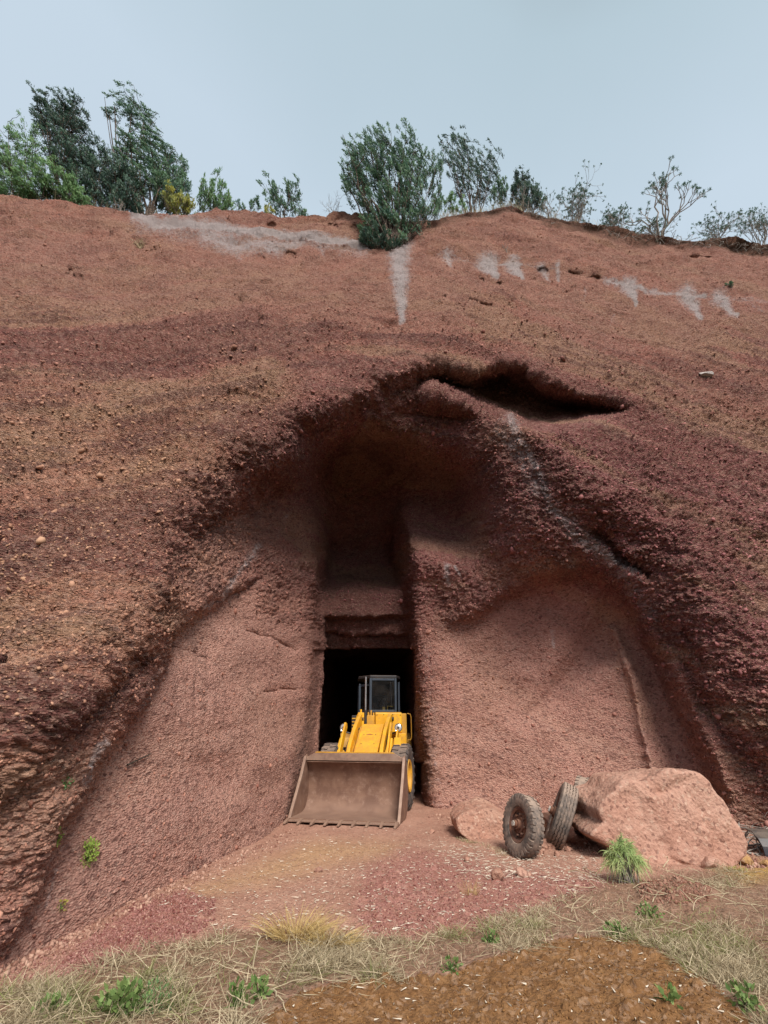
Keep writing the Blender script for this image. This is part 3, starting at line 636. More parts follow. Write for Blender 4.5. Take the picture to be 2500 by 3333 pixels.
tr = mg.n('ShaderNodeBsdfTransparent'); tr.inputs[0].default_value = (0.62, 0.68, 0.72, 1); gl = mg.n('ShaderNodeBsdfGlossy'); gl.inputs['Roughness'].default_value = 0.05
mx = mg.n('ShaderNodeMixShader'); lw = mg.n('ShaderNodeLayerWeight'); lw.inputs[0].default_value = 0.12
df = mg.n('ShaderNodeBsdfDiffuse'); df.inputs[0].default_value = (0.3, 0.24, 0.2, 1); mx2 = mg.n('ShaderNodeMixShader')
mg.l(mg.math('MULTIPLY', mg.rng(mg.noise(3, 3, 0.5), 0.3, 0.75), 0.05), mx2.inputs[0])
mg.l(lw.outputs['Fresnel'], mx.inputs[0]); mg.l(tr.outputs[0], mx.inputs[1]); mg.l(gl.outputs[0], mx.inputs[2])
mg.l(mx.outputs[0], mx2.inputs[1]); mg.l(df.outputs[0], mx2.inputs[2]); mg.l(mx2.outputs[0], mg.t.nodes['Material Output'].inputs[0])
GLASS = mg.m

# ------------------------------------------------------------------ wheel loader
LY = 12.35; LXC = -0.42
root = empty('wheel_loader', (LXC, LY, gz_at(LXC, LY) + 0.025), 0)
tag(root, 'yellow wheel loader with a rust brown toothed bucket, parked nose out in the tunnel mouth', 'wheel loader')
FYAW = math.radians(-12); RYAW = math.radians(5)
MF = Matrix.Rotation(FYAW, 4, 'Z')
ART = MF @ Vector((0, 1.30, 0))                      # articulation joint
MR = Matrix.Translation(ART) @ Matrix.Rotation(RYAW, 4, 'Z') @ Matrix.Translation((0, -1.30, 0))
def fb(mb, name, mat, par=None, M=MF, **k):
    mb.v = [tuple(M @ Vector(p)) for p in mb.v]; return mb.build(name, mat, par or root, **k)
def tyre_mesh(R, w, rimr, lug='ag', n=48, mud=0):
    mb = MB(); h = w / 2
    prof = [(-h * .55, rimr), (-h * .8, rimr + .03), (-h * .98, rimr + (R - rimr) * .4), (-h, rimr + (R - rimr) * .62), (-h * .93, R - .055), (-h * .8, R - .028),
            (0, R - .022), (h * .8, R - .028), (h * .93, R - .055), (h, rimr + (R - rimr) * .62), (h * .98, rimr + (R - rimr) * .4), (h * .8, rimr + .03), (h * .55, rimr)]
    mb.lathe(prof, n)
    return mb
def lug_ring(mb, R, w, count, kind):
    for k in range(count):
        a = 2 * math.pi * k / count; h = w / 2
        if kind == 'block':      # diagonal chunky lugs wrapping the shoulder, alternating sides
            for sgn in (-1, 1):
                a2 = a + (math.pi / count if sgn > 0 else 0)
                M = Matrix.Rotation(a2, 4, 'X'); d = math.pi / count * R * .62
                V = []
                for (x, y, z) in [(sgn * .02, -d * .5, R - .03), (sgn * .02, d * .3, R - .03), (sgn * h * .82, d * 1.0, R - .035), (sgn * h * .82, d * .0, R - .035), (sgn * h * .99, d * 1.0, R - .085), (sgn * h * .99, d * .1, R - .085)]:
                    V.append((x, y, z))
                T = [(x * 1.0, y, z + .028) if i < 4 else (x + sgn * .012, y, z + .01) for i, (x, y, z) in enumerate(V)]
                mb.add(V + T, [(6, 7, 8, 9), (9, 8, 10, 11), (0, 1, 7, 6), (1, 2, 8, 7), (0, 6, 9, 3), (2, 4, 10, 8), (3, 9, 11, 5), (4, 5, 11, 10)], M)
        elif kind == 'shoulder':  # short lugs on the shoulder of a road tyre
            for sgn in (-1, 1):
                M = Matrix.Rotation(a + (math.pi / count if sgn > 0 else 0), 4, 'X'); d = math.pi / count * R * .55
                mb.add([(sgn * h * .42, -d, R - .004), (sgn * h * .42, d, R - .004), (sgn * h * .86, d, R - .008), (sgn * h * .86, -d, R - .008), (sgn * h * 1.01, -d * .9, R - .075), (sgn * h * 1.01, d * .9, R - .075),
                        (sgn * h * .42, -d, R - .04), (sgn * h * .42, d, R - .04), (sgn * h * .95, d, R - .1), (sgn * h * .95, -d, R - .1)],
                       [(0, 1, 2, 3), (3, 2, 5, 4), (0, 6, 7, 1), (1, 7, 8, 2), (2, 8, 5), (0, 3, 9, 6), (3, 4, 9), (4, 5, 8, 9)], M)
def loader_wheel(x, y, M, side):
    mt = M @ Matrix.Translation((x, y, .665))
    mb = tyre_mesh(.665, .40, .32); lug_ring(mb, .665, .40, 22, 'block')
    w = fb(mb, 'wheel', RUB, M=mt, smooth=True)
    r = MB(); o = side
    r.lathe([(o * .04, .0), (o * .10, .0), (o * .10, .085), (o * .055, .10), (o * .045, .20), (o * .09, .24), (o * .17, .275), (o * .185, .325), (o * .15, .335), (-o * .16, .33), (-o * .18, .31), (-o * .1, .25), (-o * .02, .2), (-o * .02, 0)], 32)
    rim = fb(r, 'rim', YELD, w, M=mt, smooth=True)
    for k in range(8):
        a = k * math.pi / 4; nb = MB(); nb.tube([(o * .04, .15 * math.cos(a), .15 * math.sin(a)), (o * .075, .15 * math.cos(a), .15 * math.sin(a))], .017, 6)
        fb(nb, 'wheel_nut', DARK, w, M=mt)
    return w
for x, s_ in ((-.84, -1), (.86, 1)): loader_wheel(x, 0, MF, s_)
for x, s_ in ((-.84, -1), (.86, 1)): loader_wheel(x, 2.75, MR, s_)
# bucket
BW = 1.10
_pc = [(-1.86, .035), (-1.54, .032), (-1.22, .03), (-1.02, .07), (-.90, .17), (-.83, .32), (-.81, .52), (-.84, .74), (-.92, .94), (-1.06, 1.10)]
_t = np.linspace(0, len(_pc) - 1, 46); _k = np.arange(len(_pc)); _a = np.array(_pc); prof = np.stack([np.interp(_t, _k, _a[:, 0]), np.interp(_t, _k, _a[:, 1])], -1)
for _ in range(6): prof[1:-1] = (prof[:-2] + prof[2:] + 2 * prof[1:-1]) / 4
prof = [tuple(q) for q in prof]
b = MB(); b.strip(prof, .028, -BW, BW)
bucket = fb(b, 'bucket', STEEL, smooth=True)
side = [(-1.84, .03), (-1.20, -.0), (-1.0, .04), (-.87, .15), (-.80, .31), (-.78, .52), (-.81, .75), (-.89, .96), (-1.05, 1.13), (-1.13, 1.10), (-1.30, .75)]
for sx in (-BW, BW):
    p = MB(); p.prism(side, sx - .016, sx + .016); fb(p, 'side_plate', STEEL, bucket, bevel=.004)
    c = MB(); c.prism([(-1.85, .03), (-1.79, .03), (-1.27, .74), (-1.10, 1.10), (-1.155, 1.10), (-1.33, .76)], sx - .028, sx + .028); fb(c, 'side_cutter', EDGE, bucket, bevel=.006)
e = MB(); e.box((-BW - .01, -1.98, .02), (BW + .01, -1.80, .05)); fb(e, 'cutting_edge', EDGE, bucket, bevel=.006)
t = MB(); t.prism([(-BW - .01, 1.06), (-BW + .20, 1.165), (BW - .20, 1.165), (BW + .01, 1.06), (BW + .01, 1.02), (-BW - .01, 1.02)], -1.115, -1.085, 'y'); fb(t, 'spill_guard', EDGE, bucket, bevel=.005)
t = MB(); t.prism([(-BW + .20, 1.166), (BW - .20, 1.166), (BW - .24, 1.19), (-BW + .24, 1.19)], -1.11, -1.075, 'y'); fb(t, 'guard_rim', YELD, bucket, bevel=.004)
t = MB(); t.box((-BW + .03, -1.10, .985), (BW - .03, -1.015, 1.0)); fb(t, 'stiffener', STEEL, bucket, bevel=.004)
for k in range(9):
    x = -BW + .02 + k * (2 * BW - .04) / 8
    tt_ = MB(); tt_.add([(x - .032, -1.80, .052), (x + .032, -1.80, .052), (x + .032, -1.92, .075), (x - .032, -1.92, .075), (x - .032, -1.80, .012), (x + .032, -1.80, .012), (x + .02, -2.12, .0), (x - .02, -2.12, .0), (x - .022, -2.12, .022), (x + .022, -2.12, .022)],
        [(0, 3, 2, 1), (3, 8, 9, 2), (8, 7, 6, 9), (4, 5, 6, 7), (0, 4, 7, 8, 3), (1, 2, 9, 6, 5), (0, 1, 5, 4)])
    fb(tt_, 'tooth', EDGE, bucket, bevel=.005)
for sx in (-.42, .42):
    h = MB(); h.prism([(-.82, .2), (-.6, .25), (-.52, .45), (-.6, .62), (-.8, .8)], sx - .09, sx - .06); fb(h, 'bucket_ear', YELD, bucket, bevel=.006)
# lift arms
arm = [(-.66, .36), (-.52, .34), (-.20, .62), (.30, 1.02), (.75, 1.50), (1.06, 1.78), (1.05, 1.96), (.90, 1.99), (.62, 1.86), (.25, 1.62), (-.12, 1.28), (-.42, .80), (-.68, .48)]
for sx in (-.40, .40):
    a = MB(); a.prism(arm, sx - .045, sx + .045)
    ao = fb(a, 'lift_arm', YEL, bevel=.012)
    g = MB(); g.tube([(sx - .08, .97, 1.86), (sx + .08, .97, 1.86)], .055, 14); fb(g, 'pivot_pin', DARK, ao, bevel=.005)
    g = MB(); g.prism([(-.05, 1.10), (.28, 1.38), (.3, 1.30), (.02, 1.02)], sx - .052, sx + .052); fb(g, 'arm_gusset', YELD, ao, bevel=.006)
x = MB(); x.box((-.56, -.35, .86), (.56, -.17, 1.10)); fb(x, 'torsion_beam', YEL, bevel=.02)
# lift cylinders outside the arms
for sx in (-.62, .62):
    cyl = MB(); cyl.tube([(sx, .72, .95), (sx, .05, 1.12)], .062, 14); co = fb(cyl, 'lift_cylinder', YELD, bevel=.006)
    rod = MB(); rod.tube([(sx, .05, 1.12), (sx, -.40, 1.08)], .03, 12); fb(rod, 'rod', CHROME, co, smooth=True)
# tilt linkage: bell levers, links and rods
for sx in (-.60, .56):
    lv = MB(); lv.prism([(-.36, .95), (-.22, .92), (.10, 1.35), (.32, 1.66), (.30, 1.76), (.18, 1.78), (-.05, 1.50), (-.30, 1.12)], sx - .022, sx + .022); lo = fb(lv, 'tilt_lever', YEL, bevel=.008)
    r1 = MB(); r1.tube([(sx + (.07 if sx > 0 else -.07), -.55, .80), (sx + (.05 if sx > 0 else -.05), .02, 1.42)], .03, 10); fb(r1, 'tilt_link', YEL, lo, smooth=True)
    r2 = MB(); r2.tube([(sx - .07, -.55, .78), (sx + .0, .0, 1.44)], .026, 10); fb(r2, 'tilt_rod', YEL, lo, smooth=True)
lv = MB(); lv.prism([(-.30, .85), (.12, .86), (.30, 1.35), (.28, 1.60), (.16, 1.62), (-.02, 1.36)], .70, .74); lv.box((.70, -.30, .86), (.86, -.27, 1.36), Matrix.Rotation(-.25, 4, 'X') @ Matrix.Translation((0, -.18, .02)))
fb(lv, 'side_bracket', YEL, bevel=.01)
# centre tower cover with its hatch
cov = [(-.27, .98), (.66, 1.74), (.80, 1.74), (.80, .70), (-.1, .70)]
c = MB(); c.prism(cov, -.285, .285); cv_ = fb(c, 'tower_cover', YEL, bevel=.018)
sl = math.atan2(.76, .93); MS = Matrix.Translation((0, -.27, .98)) @ Matrix.Rotation(sl, 4, 'X')
c = MB(); c.box((-.19, .12, .002), (.19, .86, .016), MS); hatch = fb(c, 'hatch_panel', YEL, cv_, bevel=.006)
for (u, v) in ((-.15, .2), (.15, .2), (-.15, .8), (.15, .8), (-.16, .5), (.16, .5)):
    q = MB(); q.tube([(u, v, .014), (u, v, .026)], .011, 6, M=MS); fb(q, 'bolt', DARK, hatch)
q = MB(); q.prism([(-.10, .80), (.10, .80), (.03, .825), (0, .835), (-.03, .825)], .0165, .021, 'z', M=MS); fb(q, 'red_mark', REDP, hatch)
q = MB(); q.box((-.30, 1.10, .0), (-.285, 0, .04), MS)
for sx in (-.33, .30):
    c = MB(); c.prism([(-.15, .95), (.62, 1.66), (.72, 1.70), (.72, 1.0), (0, .8)], sx, sx + .03); fb(c, 'tower_plate', YELD, bevel=.008)
# hoses
for k, (x0, x1) in enumerate(((-.36, -.50), (-.34, -.46), (.36, .50), (.38, .47), (.70, .66))):
    hpts = [(x0, .75, 1.66), (x0 + (x1 - x0) * .3, .45, 1.62 - .02 * k), (x1, .15, 1.34), (x1, -.1, 1.1)]
    hs_ = MB(); hs_.tube(hpts, .014, 8); fb(hs_, 'hydraulic_hose', DARK, smooth=True)
fr = MB(); fr.box((-.30, -.35, .45), (.30, 1.25, .88)); fr.tube([(-.62, 0, .665), (.62, 0, .665)], .12, 16); fb(fr, 'front_frame', DARK, bevel=.01)
# headlights on brackets
for sx, dy_ in ((-.76, .45), (.70, .45)):
    br = MB(); br.tube([(sx * .72, .55, 1.52), (sx * .9, dy_ + .04, 1.56), (sx, dy_ + .04, 1.60)], .018, 8); bro = fb(br, 'lamp_bracket', DARK, smooth=True)
    hl = MB(); Mh = Matrix.Translation((sx + (.05 if sx < 0 else 0), dy_, 1.66)) @ Matrix.Scale(1.18, 4); hl.lathe([(.11, .0), (.10, .04), (.04, .072), (.0, .082), (-.015, .082), (-.015, .072)], 20, 'y', M=Mh); ho = fb(hl, 'headlight', DARK, smooth=True)
    le = MB(); le.lathe([(-.012, .074), (-.024, .06), (-.03, .03), (-.03, 0.0)], 20, 'y', M=Mh); lo_ = fb(le, 'lens', LENS, ho, smooth=True)
    le = MB(); le.box((-.02, -.036, -.02), (.02, -.029, .02), Mh @ Matrix.Rotation(.5, 4, 'Y')); fb(le, 'bulb_shield', DARK, lo_)
    le = MB(); le.lathe([(-.022, .070), (-.026, .076), (-.018, .082)], 20, 'y', M=Mh); fb(le, 'bezel', CHROME, ho, smooth=True)
# ---- rear half
def rb(mb, name, mat, par=None, **k): return fb(mb, name, mat, par, M=MR, **k)
c = MB(); c.prism([(1.02, 1.55), (1.02, 2.0), (1.1, 2.03), (1.45, 2.03), (1.45, .85), (1.2, .85), (1.2, 1.4)], -.10, .60); cowl = rb(c, 'cowl_panel', YEL, bevel=.015)
for (u, v) in ((-.06, 1.96), (.12, 1.97), (.36, 1.97), (.56, 1.96), (.0, 1.62), (.3, 1.60)):
    q = MB(); q.tube([(u, 1.025, v), (u, 1.008, v)], .012, 6); rb(q, 'bolt', DARK, cowl)
c = MB(); c.box((.60, 1.10, 1.10), (.74, 1.55, 2.0)); rb(c, 'side_panel', YELD, bevel=.015)
c = MB(); c.box((.45, .98, 1.05), (.70, 1.06, 1.52)); rb(c, 'step_panel', YEL, bevel=.012)
c = MB(); c.box((-.38, 1.12, 1.45), (-.10, 1.5, 1.95)); rb(c, 'valve_cover', YELD, bevel=.012)
c = MB(); c.box((-.56, 1.05, 1.35), (-.40, 1.5, 2.02)); c.tube([(-.48, 1.2, 2.0), (-.48, 1.2, 2.10)], .03, 10); rb(c, 'oil_tank', YEL, bevel=.02)
c = MB(); c.tube([(-.60, 1.03, 1.45), (-.60, 1.0, 1.90), (-.57, 1.0, 1.97), (-.50, 1.03, 1.98)], .014, 8); rb(c, 'grab_rail', YEL, smooth=True)
c = MB(); c.box((-.72, 1.15, 1.3), (-.58, 1.5, 1.95)); vent = rb(c, 'radiator_vent', DARK, bevel=.01)
for k in range(7):
    q = MB(); q.box((-.715, 1.13, 1.38 + k * .08), (-.585, 1.149, 1.41 + k * .08)); rb(q, 'slat', YELD, vent)
c = MB(); c.tube([(.76, 1.12, 2.0), (.84, 1.10, 1.98), (.86, 1.10, 1.9), (.86, 1.10, 1.42), (.83, 1.10, 1.36), (.76, 1.12, 1.36)], .013, 8); rb(c, 'grab_rail', YELD, smooth=True)
c = MB(); c.tube([(.77, 1.2, 1.36), (.79, 1.15, .85)], .012, 8); rb(c, 'step_hanger', YELD, smooth=True)
# exhaust
c = MB(); c.tube([(-.36, 1.12, 1.9), (-.365, 1.12, 2.92)], .028, 12); ex = rb(c, 'exhaust_pipe', CHROME, smooth=True)
c = MB(); c.tube([(-.36, 1.12, 1.72), (-.36, 1.12, 2.08)], .04, 12); rb(c, 'muffler_collar', DARK, ex, smooth=True)
# small fittings on the left deck
for (u, v, h_) in ((-.28, 1.2, 2.03), (-.2, 1.28, 2.08), (-.14, 1.2, 2.02), (-.24, 1.35, 2.1)):
    c = MB(); c.box((u - .02, v - .02, 1.93), (u + .02, v + .02, h_)); rb(c, 'valve', YELD, bevel=.004)
# cab: corner posts, roof, floor, glass
X0, X1, Y0, Y1, Z0, Z1 = -.22, .47, 1.30, 2.55, 2.03, 2.93
def post(n, pts, r=.032, mat=CABM, par=None):
    p = MB(); 
    for a, b2 in zip(pts[:-1], pts[1:]):
        a = Vector(a); b2 = Vector(b2); d_ = b2 - a; M = Matrix.Translation(a) @ d_.to_track_quat('Z', 'Y').to_matrix().to_4x4(); p.box((-r, -r, 0), (r, r, d_.length), M)
    return rb(p, n, mat, par, bevel=.006)
cabf = post('cab_frame', [(X0, Y0, Z0), (X0, Y0, Z1 - .03)])
for q_ in ([(X1, Y0, Z0), (X1, Y0, Z1 - .03)], [(X0 + .032, Y0, Z1 - .062), (X1 - .032, Y0, Z1 - .062)], [(X0 + .032, Y0, Z0 + .03), (X1 - .032, Y0, Z0 + .03)],
           [(-.50, Y0 + .42, Z0 - .1), (-.50, Y0 + .42, Z1 - .15)], [(.60, Y0 + .35, Z0 - .1), (.60, Y0 + .35, Z1 - .1)], [(-.50, Y1, Z0 - .1), (-.50, Y1, Z1 - .15)], [(.60, Y1, Z0 - .1), (.60, Y1, Z1 - .1)],
           [(-.47, Y0 + .42, Z1 - .20), (X0 - .03, Y0 + .1, Z1 - .20)], [(-.47, Y0 + .42, Z0 + .03), (X0 - .03, Y0 + .1, Z0 + .03)]):
    post('cab_post', q_, .028, CABM, cabf)
roof = MB(); roof.prism([(-.55, Y0 + .38), (X0 - .02, Y0 - .04), (X1 + .03, Y0 - .04), (.64, Y0 + .3), (.64, Y1 + .05), (-.55, Y1 + .05)], Z1 - .03, Z1 + .05, 'z'); rb(roof, 'cab_roof', DARK, cabf, bevel=.02)
gls = MB(); gls.box((X0 + .033, Y0 - .004, Z0 + .06), (X1 - .033, Y0 + .004, Z1 - .095)); rb(gls, 'windscreen', GLASS, cabf)
gls = MB(); gls.add([(-.47, Y0 + .42, Z0 + .06), (X0 - .035, Y0 + .1, Z0 + .06), (X0 - .035, Y0 + .1, Z1 - .23), (-.47, Y0 + .42, Z1 - .23), (-.47, Y0 + .428, Z0 + .06), (X0 - .035, Y0 + .108, Z0 + .06), (X0 - .035, Y0 + .108, Z1 - .23), (-.47, Y0 + .428, Z1 - .23)],
                    [(0, 1, 2, 3), (7, 6, 5, 4), (0, 4, 5, 1), (1, 5, 6, 2), (2, 6, 7, 3), (3, 7, 4, 0)]); rb(gls, 'side_window', GLASS, cabf)
gls = MB(); gls.box((.596, Y0 + .38, Z0), (.604, Y1 - .03, Z1 - .12)); rb(gls, 'side_window', GLASS, cabf)
wp = MB(); wp.tube([(.33, Y0 - .03, Z1 - .12), (.345, Y0 - .03, Z1 - .5), (.345, Y0 - .03, Z1 - .75)], .008, 6); rb(wp, 'wiper', DARK, cabf)
q = MB(); q.box((X0 + .05, Y0 + .75, Z0 - .2), (X1 - .1, Y0 + 1.15, Z0 + .05)); q.box((X0 + .08, Y0 + 1.05, Z0 + .05), (X1 - .14, Y0 + 1.17, Z0 + .50)); rb(q, 'seat', DARK, cabf, bevel=.05, seg=3)
q = MB(); Ms = Matrix.Translation((.18, Y0 + .36, Z0 + .26)) @ Matrix.Rotation(math.radians(-28), 4, 'X')
q.lathe([(math.cos(a) * .013, .17 + math.sin(a) * .013) for a in [k * math.pi / 4 for k in range(8)]], 28, 'z', M=Ms, closed=True)
for a in (0.3, 2.4, 4.5): q.tube([(0, 0, -.01), (.17 * math.cos(a), .17 * math.sin(a), 0)], .009, 6, M=Ms)
q.tube([(0, 0, 0), (0, 0.0, -.40)], .022, 8, M=Ms); rb(q, 'steering_wheel', DARK, cabf, smooth=True)
q = MB(); q.box((.12, Y0 + .12, Z0 - .1), (.19, Y0 + .18, Z0 + .14)); q.tube([(.26, Y0 + .14, Z0 - .1), (.26, Y0 + .14, Z0 + .16), (.42, Y0 + .16, Z0 + .15)], .014, 8); rb(q, 'control_lever', YELD, cabf, bevel=.006)
q = MB(); q.box((-.5, 1.45, .9), (.70, 2.55, 1.90)); rb(q, 'cab_base', YELD, bevel=.02)
q = MB(); q.prism([(2.6, .75), (2.6, 1.95), (4.0, 1.80), (4.15, 1.6), (4.15, .75)], -.55, .55); eh = rb(q, 'engine_hood', YEL, bevel=.03)
q = MB(); q.box((-.42, 4.15, .95), (.42, 4.17, 1.6)); rb(q, 'grille', DARK, eh)
q = MB(); q.box((-.35, 1.2, .45), (.35, 4.1, .9)); q.tube([(-.62, 2.75, .665), (.62, 2.75, .665)], .12, 16); rb(q, 'rear_frame', DARK, bevel=.01)
q = MB(); q.box((-.6, 4.1, .55), (.6, 4.4, 1.0)); rb(q, 'counterweight', YELD, bevel=.04)
for sx in (-.80, .80):
    q = MB(); q.strip([(2.15, 1.15), (2.25, 1.38), (2.5, 1.48), (3.0, 1.48), (3.25, 1.38)], .02, sx - .2, sx + .2); rb(q, 'fender', YELD, smooth=True)

# ------------------------------------------------------------------ boulders and stones
def rock(name, center, size, seed, mat, sub=5, rough=0.16, planes=9, rz=0.0, flat=0.0, shape=None):
    import bmesh
    bm = bmesh.new(); bmesh.ops.create_icosphere(bm, subdivisions=sub, radius=1.0)
    V = np.array([v.co[:] for v in bm.verts]); Fs = np.array([[v.index for v in f.verts] for f in bm.faces]); bm.free()
    rs = np.random.RandomState(seed)
    for k in range(planes):                      # hewn planes
        nrm = rs.normal(size=3); nrm /= np.linalg.norm(nrm); dlim = rs.uniform(.42, .78); dd = V @ nrm; ex = np.maximum(dd - dlim, 0); V = V - nrm * (ex * .97)[:, None]
    if shape is not None: V = shape(V)
    V = V * np.array(size) / 2
    q = V / max(size) + seed * 3.1; n_ = V / (np.linalg.norm(V, axis=1, keepdims=True) + 1e-9); s_ = max(size)
    V = V + n_ * (s_ * rough * (0.55 * fbm(q, .45, 4, seed) + 0.10 * fbm(q, .09, 4, seed + 3)) + (s_ * .012) * (1 - np.abs(fbm(q, .12, 4, seed + 9)) * 2))[:, None]
    c_, s2 = math.cos(rz), math.sin(rz); V = V @ np.array([[c_, s2, 0], [-s2, c_, 0], [0, 0, 1]])
    o = mesh_np(name, V, Fs, mat, smooth=sub >= 4); o.location = center; return o
def rock_mat(name, a, b2, spot):
    m = NT(name, 0.95, 0.15); n1 = m.noise(1.8, 6, 0.65); n2 = m.noise(14, 6, 0.7)
    c = m.mix(m.rng(n1, 0.35, 0.65), a, b2); c = m.mix(m.rng(n2, 0.52, 0.75, 0, 0.7), c, spot)
    v = m.n('ShaderNodeTexVoronoi'); v.inputs['Scale'].default_value = 28; m.l(m.coord(), v.inputs['Vector']); sp = m.n('ShaderNodeSeparateColor'); m.l(v.outputs['Color'], sp.inputs[0])
    c = m.mix(m.rng(sp.outputs[0], 0.8, 1.0, 0, 0.5), c, (0.6, 0.42, 0.32)); c = m.mix(m.rng(sp.outputs[1], 0.85, 1.0, 0, 0.6), c, (0.12, 0.05, 0.04))
    m.col(c); b_ = m.bump(m.math('ADD', m.noise(10, 8, 0.75), m.math('MULTIPLY', m.voro(22), .35)), 0.8, 0.05); m.bump(m.noise(70, 4, .7), .5, .01, b_); return m.m
M_BOULDER = rock_mat('boulder_stone', (0.44, 0.235, 0.17), (0.50, 0.29, 0.215), (0.34, 0.16, 0.115))
M_STONE = rock_mat('red_stone', (0.40, 0.20, 0.14), (0.44, 0.25, 0.18), (0.28, 0.13, 0.10))
M_OSTONE = rock_mat('ochre_stone', (0.46, 0.27, 0.12), (0.42, 0.24, 0.10), (0.30, 0.17, 0.06))
from mathutils import geometry as _g
# the big boulder: its front outline comes from a polygon with real, uneven thickness
def slab_rock(name, outline, ydist, thick, mat, seed, tilt=0.25):
    """rock whose silhouette follows an outline; front and back bulge, all faces fractured"""
    P = at(np.array([p[0] for p in outline]), np.array([p[1] for p in outline]), ydist)
    c = P.mean(0); ang = np.arctan2(P[:, 2] - c[2], P[:, 0] - c[0]); rad = np.hypot(P[:, 0] - c[0], P[:, 2] - c[2]); o_ = np.argsort(ang); ang, rad = ang[o_], rad[o_]
    nu, nv = 220, 110; th = np.linspace(-np.pi, np.pi, nu, endpoint=False); R_ = np.interp(th, np.concatenate([ang - 2 * np.pi, ang, ang + 2 * np.pi]), np.tile(rad, 3))
    ph = np.linspace(-np.pi / 2, np.pi / 2, nv); TH, PH = np.meshgrid(th, ph); cc = np.cos(PH); cc = np.sign(cc) * np.abs(cc) ** 0.7 ; cc = np.minimum(cc * 1.25, 1.0); ss = np.sin(PH); ss = np.clip(ss * 1.35, -1, 1)
    RR = np.broadcast_to(R_, TH.shape) * cc
    X_ = np.cos(TH) * RR; Z_ = np.sin(TH) * RR; Y_ = ss * thick / 2 + tilt * Z_
    V = np.stack([X_, Y_, Z_], -1).reshape(-1, 3); q = V + seed * 5.3
    nn = np.stack([np.cos(TH) * cc, ss, np.sin(TH) * cc], -1).reshape(-1, 3); nn /= np.linalg.norm(nn, axis=1, keepdims=True) + 1e-9
    w1_, w2_, wv_ = worley(q + .15 * fbm(q, .5, 3, seed)[:, None], .8, seed + 5)
    V = V + nn * (0.07 * fbm(q, .7, 5, seed) + 0.18 * (wv_ - .5) * sstep(0, .25, w2_ - w1_) + 0.028 * fbm(q, .16, 5, seed + 1, .6))[:, None]
    i = np.arange(nu * nv).reshape(nv, nu); j = np.roll(i, -1, axis=1)
    Fs = np.stack([i[:-1], j[:-1], j[1:], i[1:]], -1).reshape(-1, 4)
    o = mesh_np(name, V, Fs, mat); o.location = c; return o
BO = [(1873, 2682), (1912, 2650), (1902, 2612), (1917, 2585), (1950, 2560), (1975, 2525), (2040, 2518), (2080, 2510), (2125, 2496), (2180, 2505), (2220, 2496), (2260, 2505), (2290, 2525), (2330, 2565), (2375, 2620), (2408, 2665),
      (2428, 2710), (2420, 2745), (2388, 2762), (2355, 2800), (2300, 2812), (2230, 2800), (2130, 2800), (2030, 2800), (1990, 2775), (1935, 2730)]
bo = slab_rock('boulder', [(x - max(0, x - 2100) * .26, y + 6) for x, y in BO], 8.4, 1.15, M_BOULDER, 7, .12); tag(bo, 'huge orange brown boulder leaning beside the old truck wheels', 'boulder')
SO = [(1477, 2656), (1490, 2640), (1540, 2624), (1585, 2622), (1625, 2640), (1660, 2660), (1670, 2700), (1650, 2730), (1560, 2735), (1525, 2725), (1500, 2705), (1482, 2690)]
so = slab_rock('boulder', SO, 9.6, .9, M_STONE, 11, .3); tag(so, 'flat reddish rock lying behind the lugged truck wheel, left of it', 'boulder')
STN = [(1783, 2768, 58, 'fist sized red stone wedged between the two truck wheels', 0), (1757, 2782, 44, 'narrow upright red stone touching the lugged wheel', 0), (1704, 2857, 50, 'square tan stone alone on the purple gravel', 1),
       (1520, 2815, 30, 'little red stone beside the pale straw, left of the lugged wheel', 0), (1625, 2872, 54, 'pale mauve flat stone in the purple gravel below the lugged wheel', 0), (1815, 2792, 28, 'little red stone in front of the ribbed wheel', 0), (2375, 2805, 60, 'ochre stone at the right foot of the boulder', 2),
       (2425, 2806, 66, 'larger ochre stone nearest the black fender scrap', 2), (2320, 2828, 66, 'brown clod under the lower edge of the boulder', 1), (1035, 2842, 34, 'grey red stone half sunk in the tan floor left of the bucket', 0),
       (1405, 2715, 26, 'small red stone near the right corner of the bucket', 0), (2495, 2818, 36, 'ochre stone at the right edge of the photo', 2), (1850, 2776, 30, 'dark red stone between ribbed wheel and the boulder point', 0)]
for i, (X, Y, s_, lb, mt) in enumerate(STN):
    p = gpt(X, Y); w = s_ / FPX * (p[1] * cP - CAMZ * sP)
    o = rock('stone', (p[0], p[1], p[2] + w * .14), (w, w * .9, w * (.72 if mt != 0 else .62)), 20 + i, (M_STONE, M_BOULDER, M_OSTONE)[mt], sub=3 if s_ < 50 else 4, rough=.12, rz=i * 1.3)
    tag(o, lb, 'stone', 'loose stones on the quarry floor')

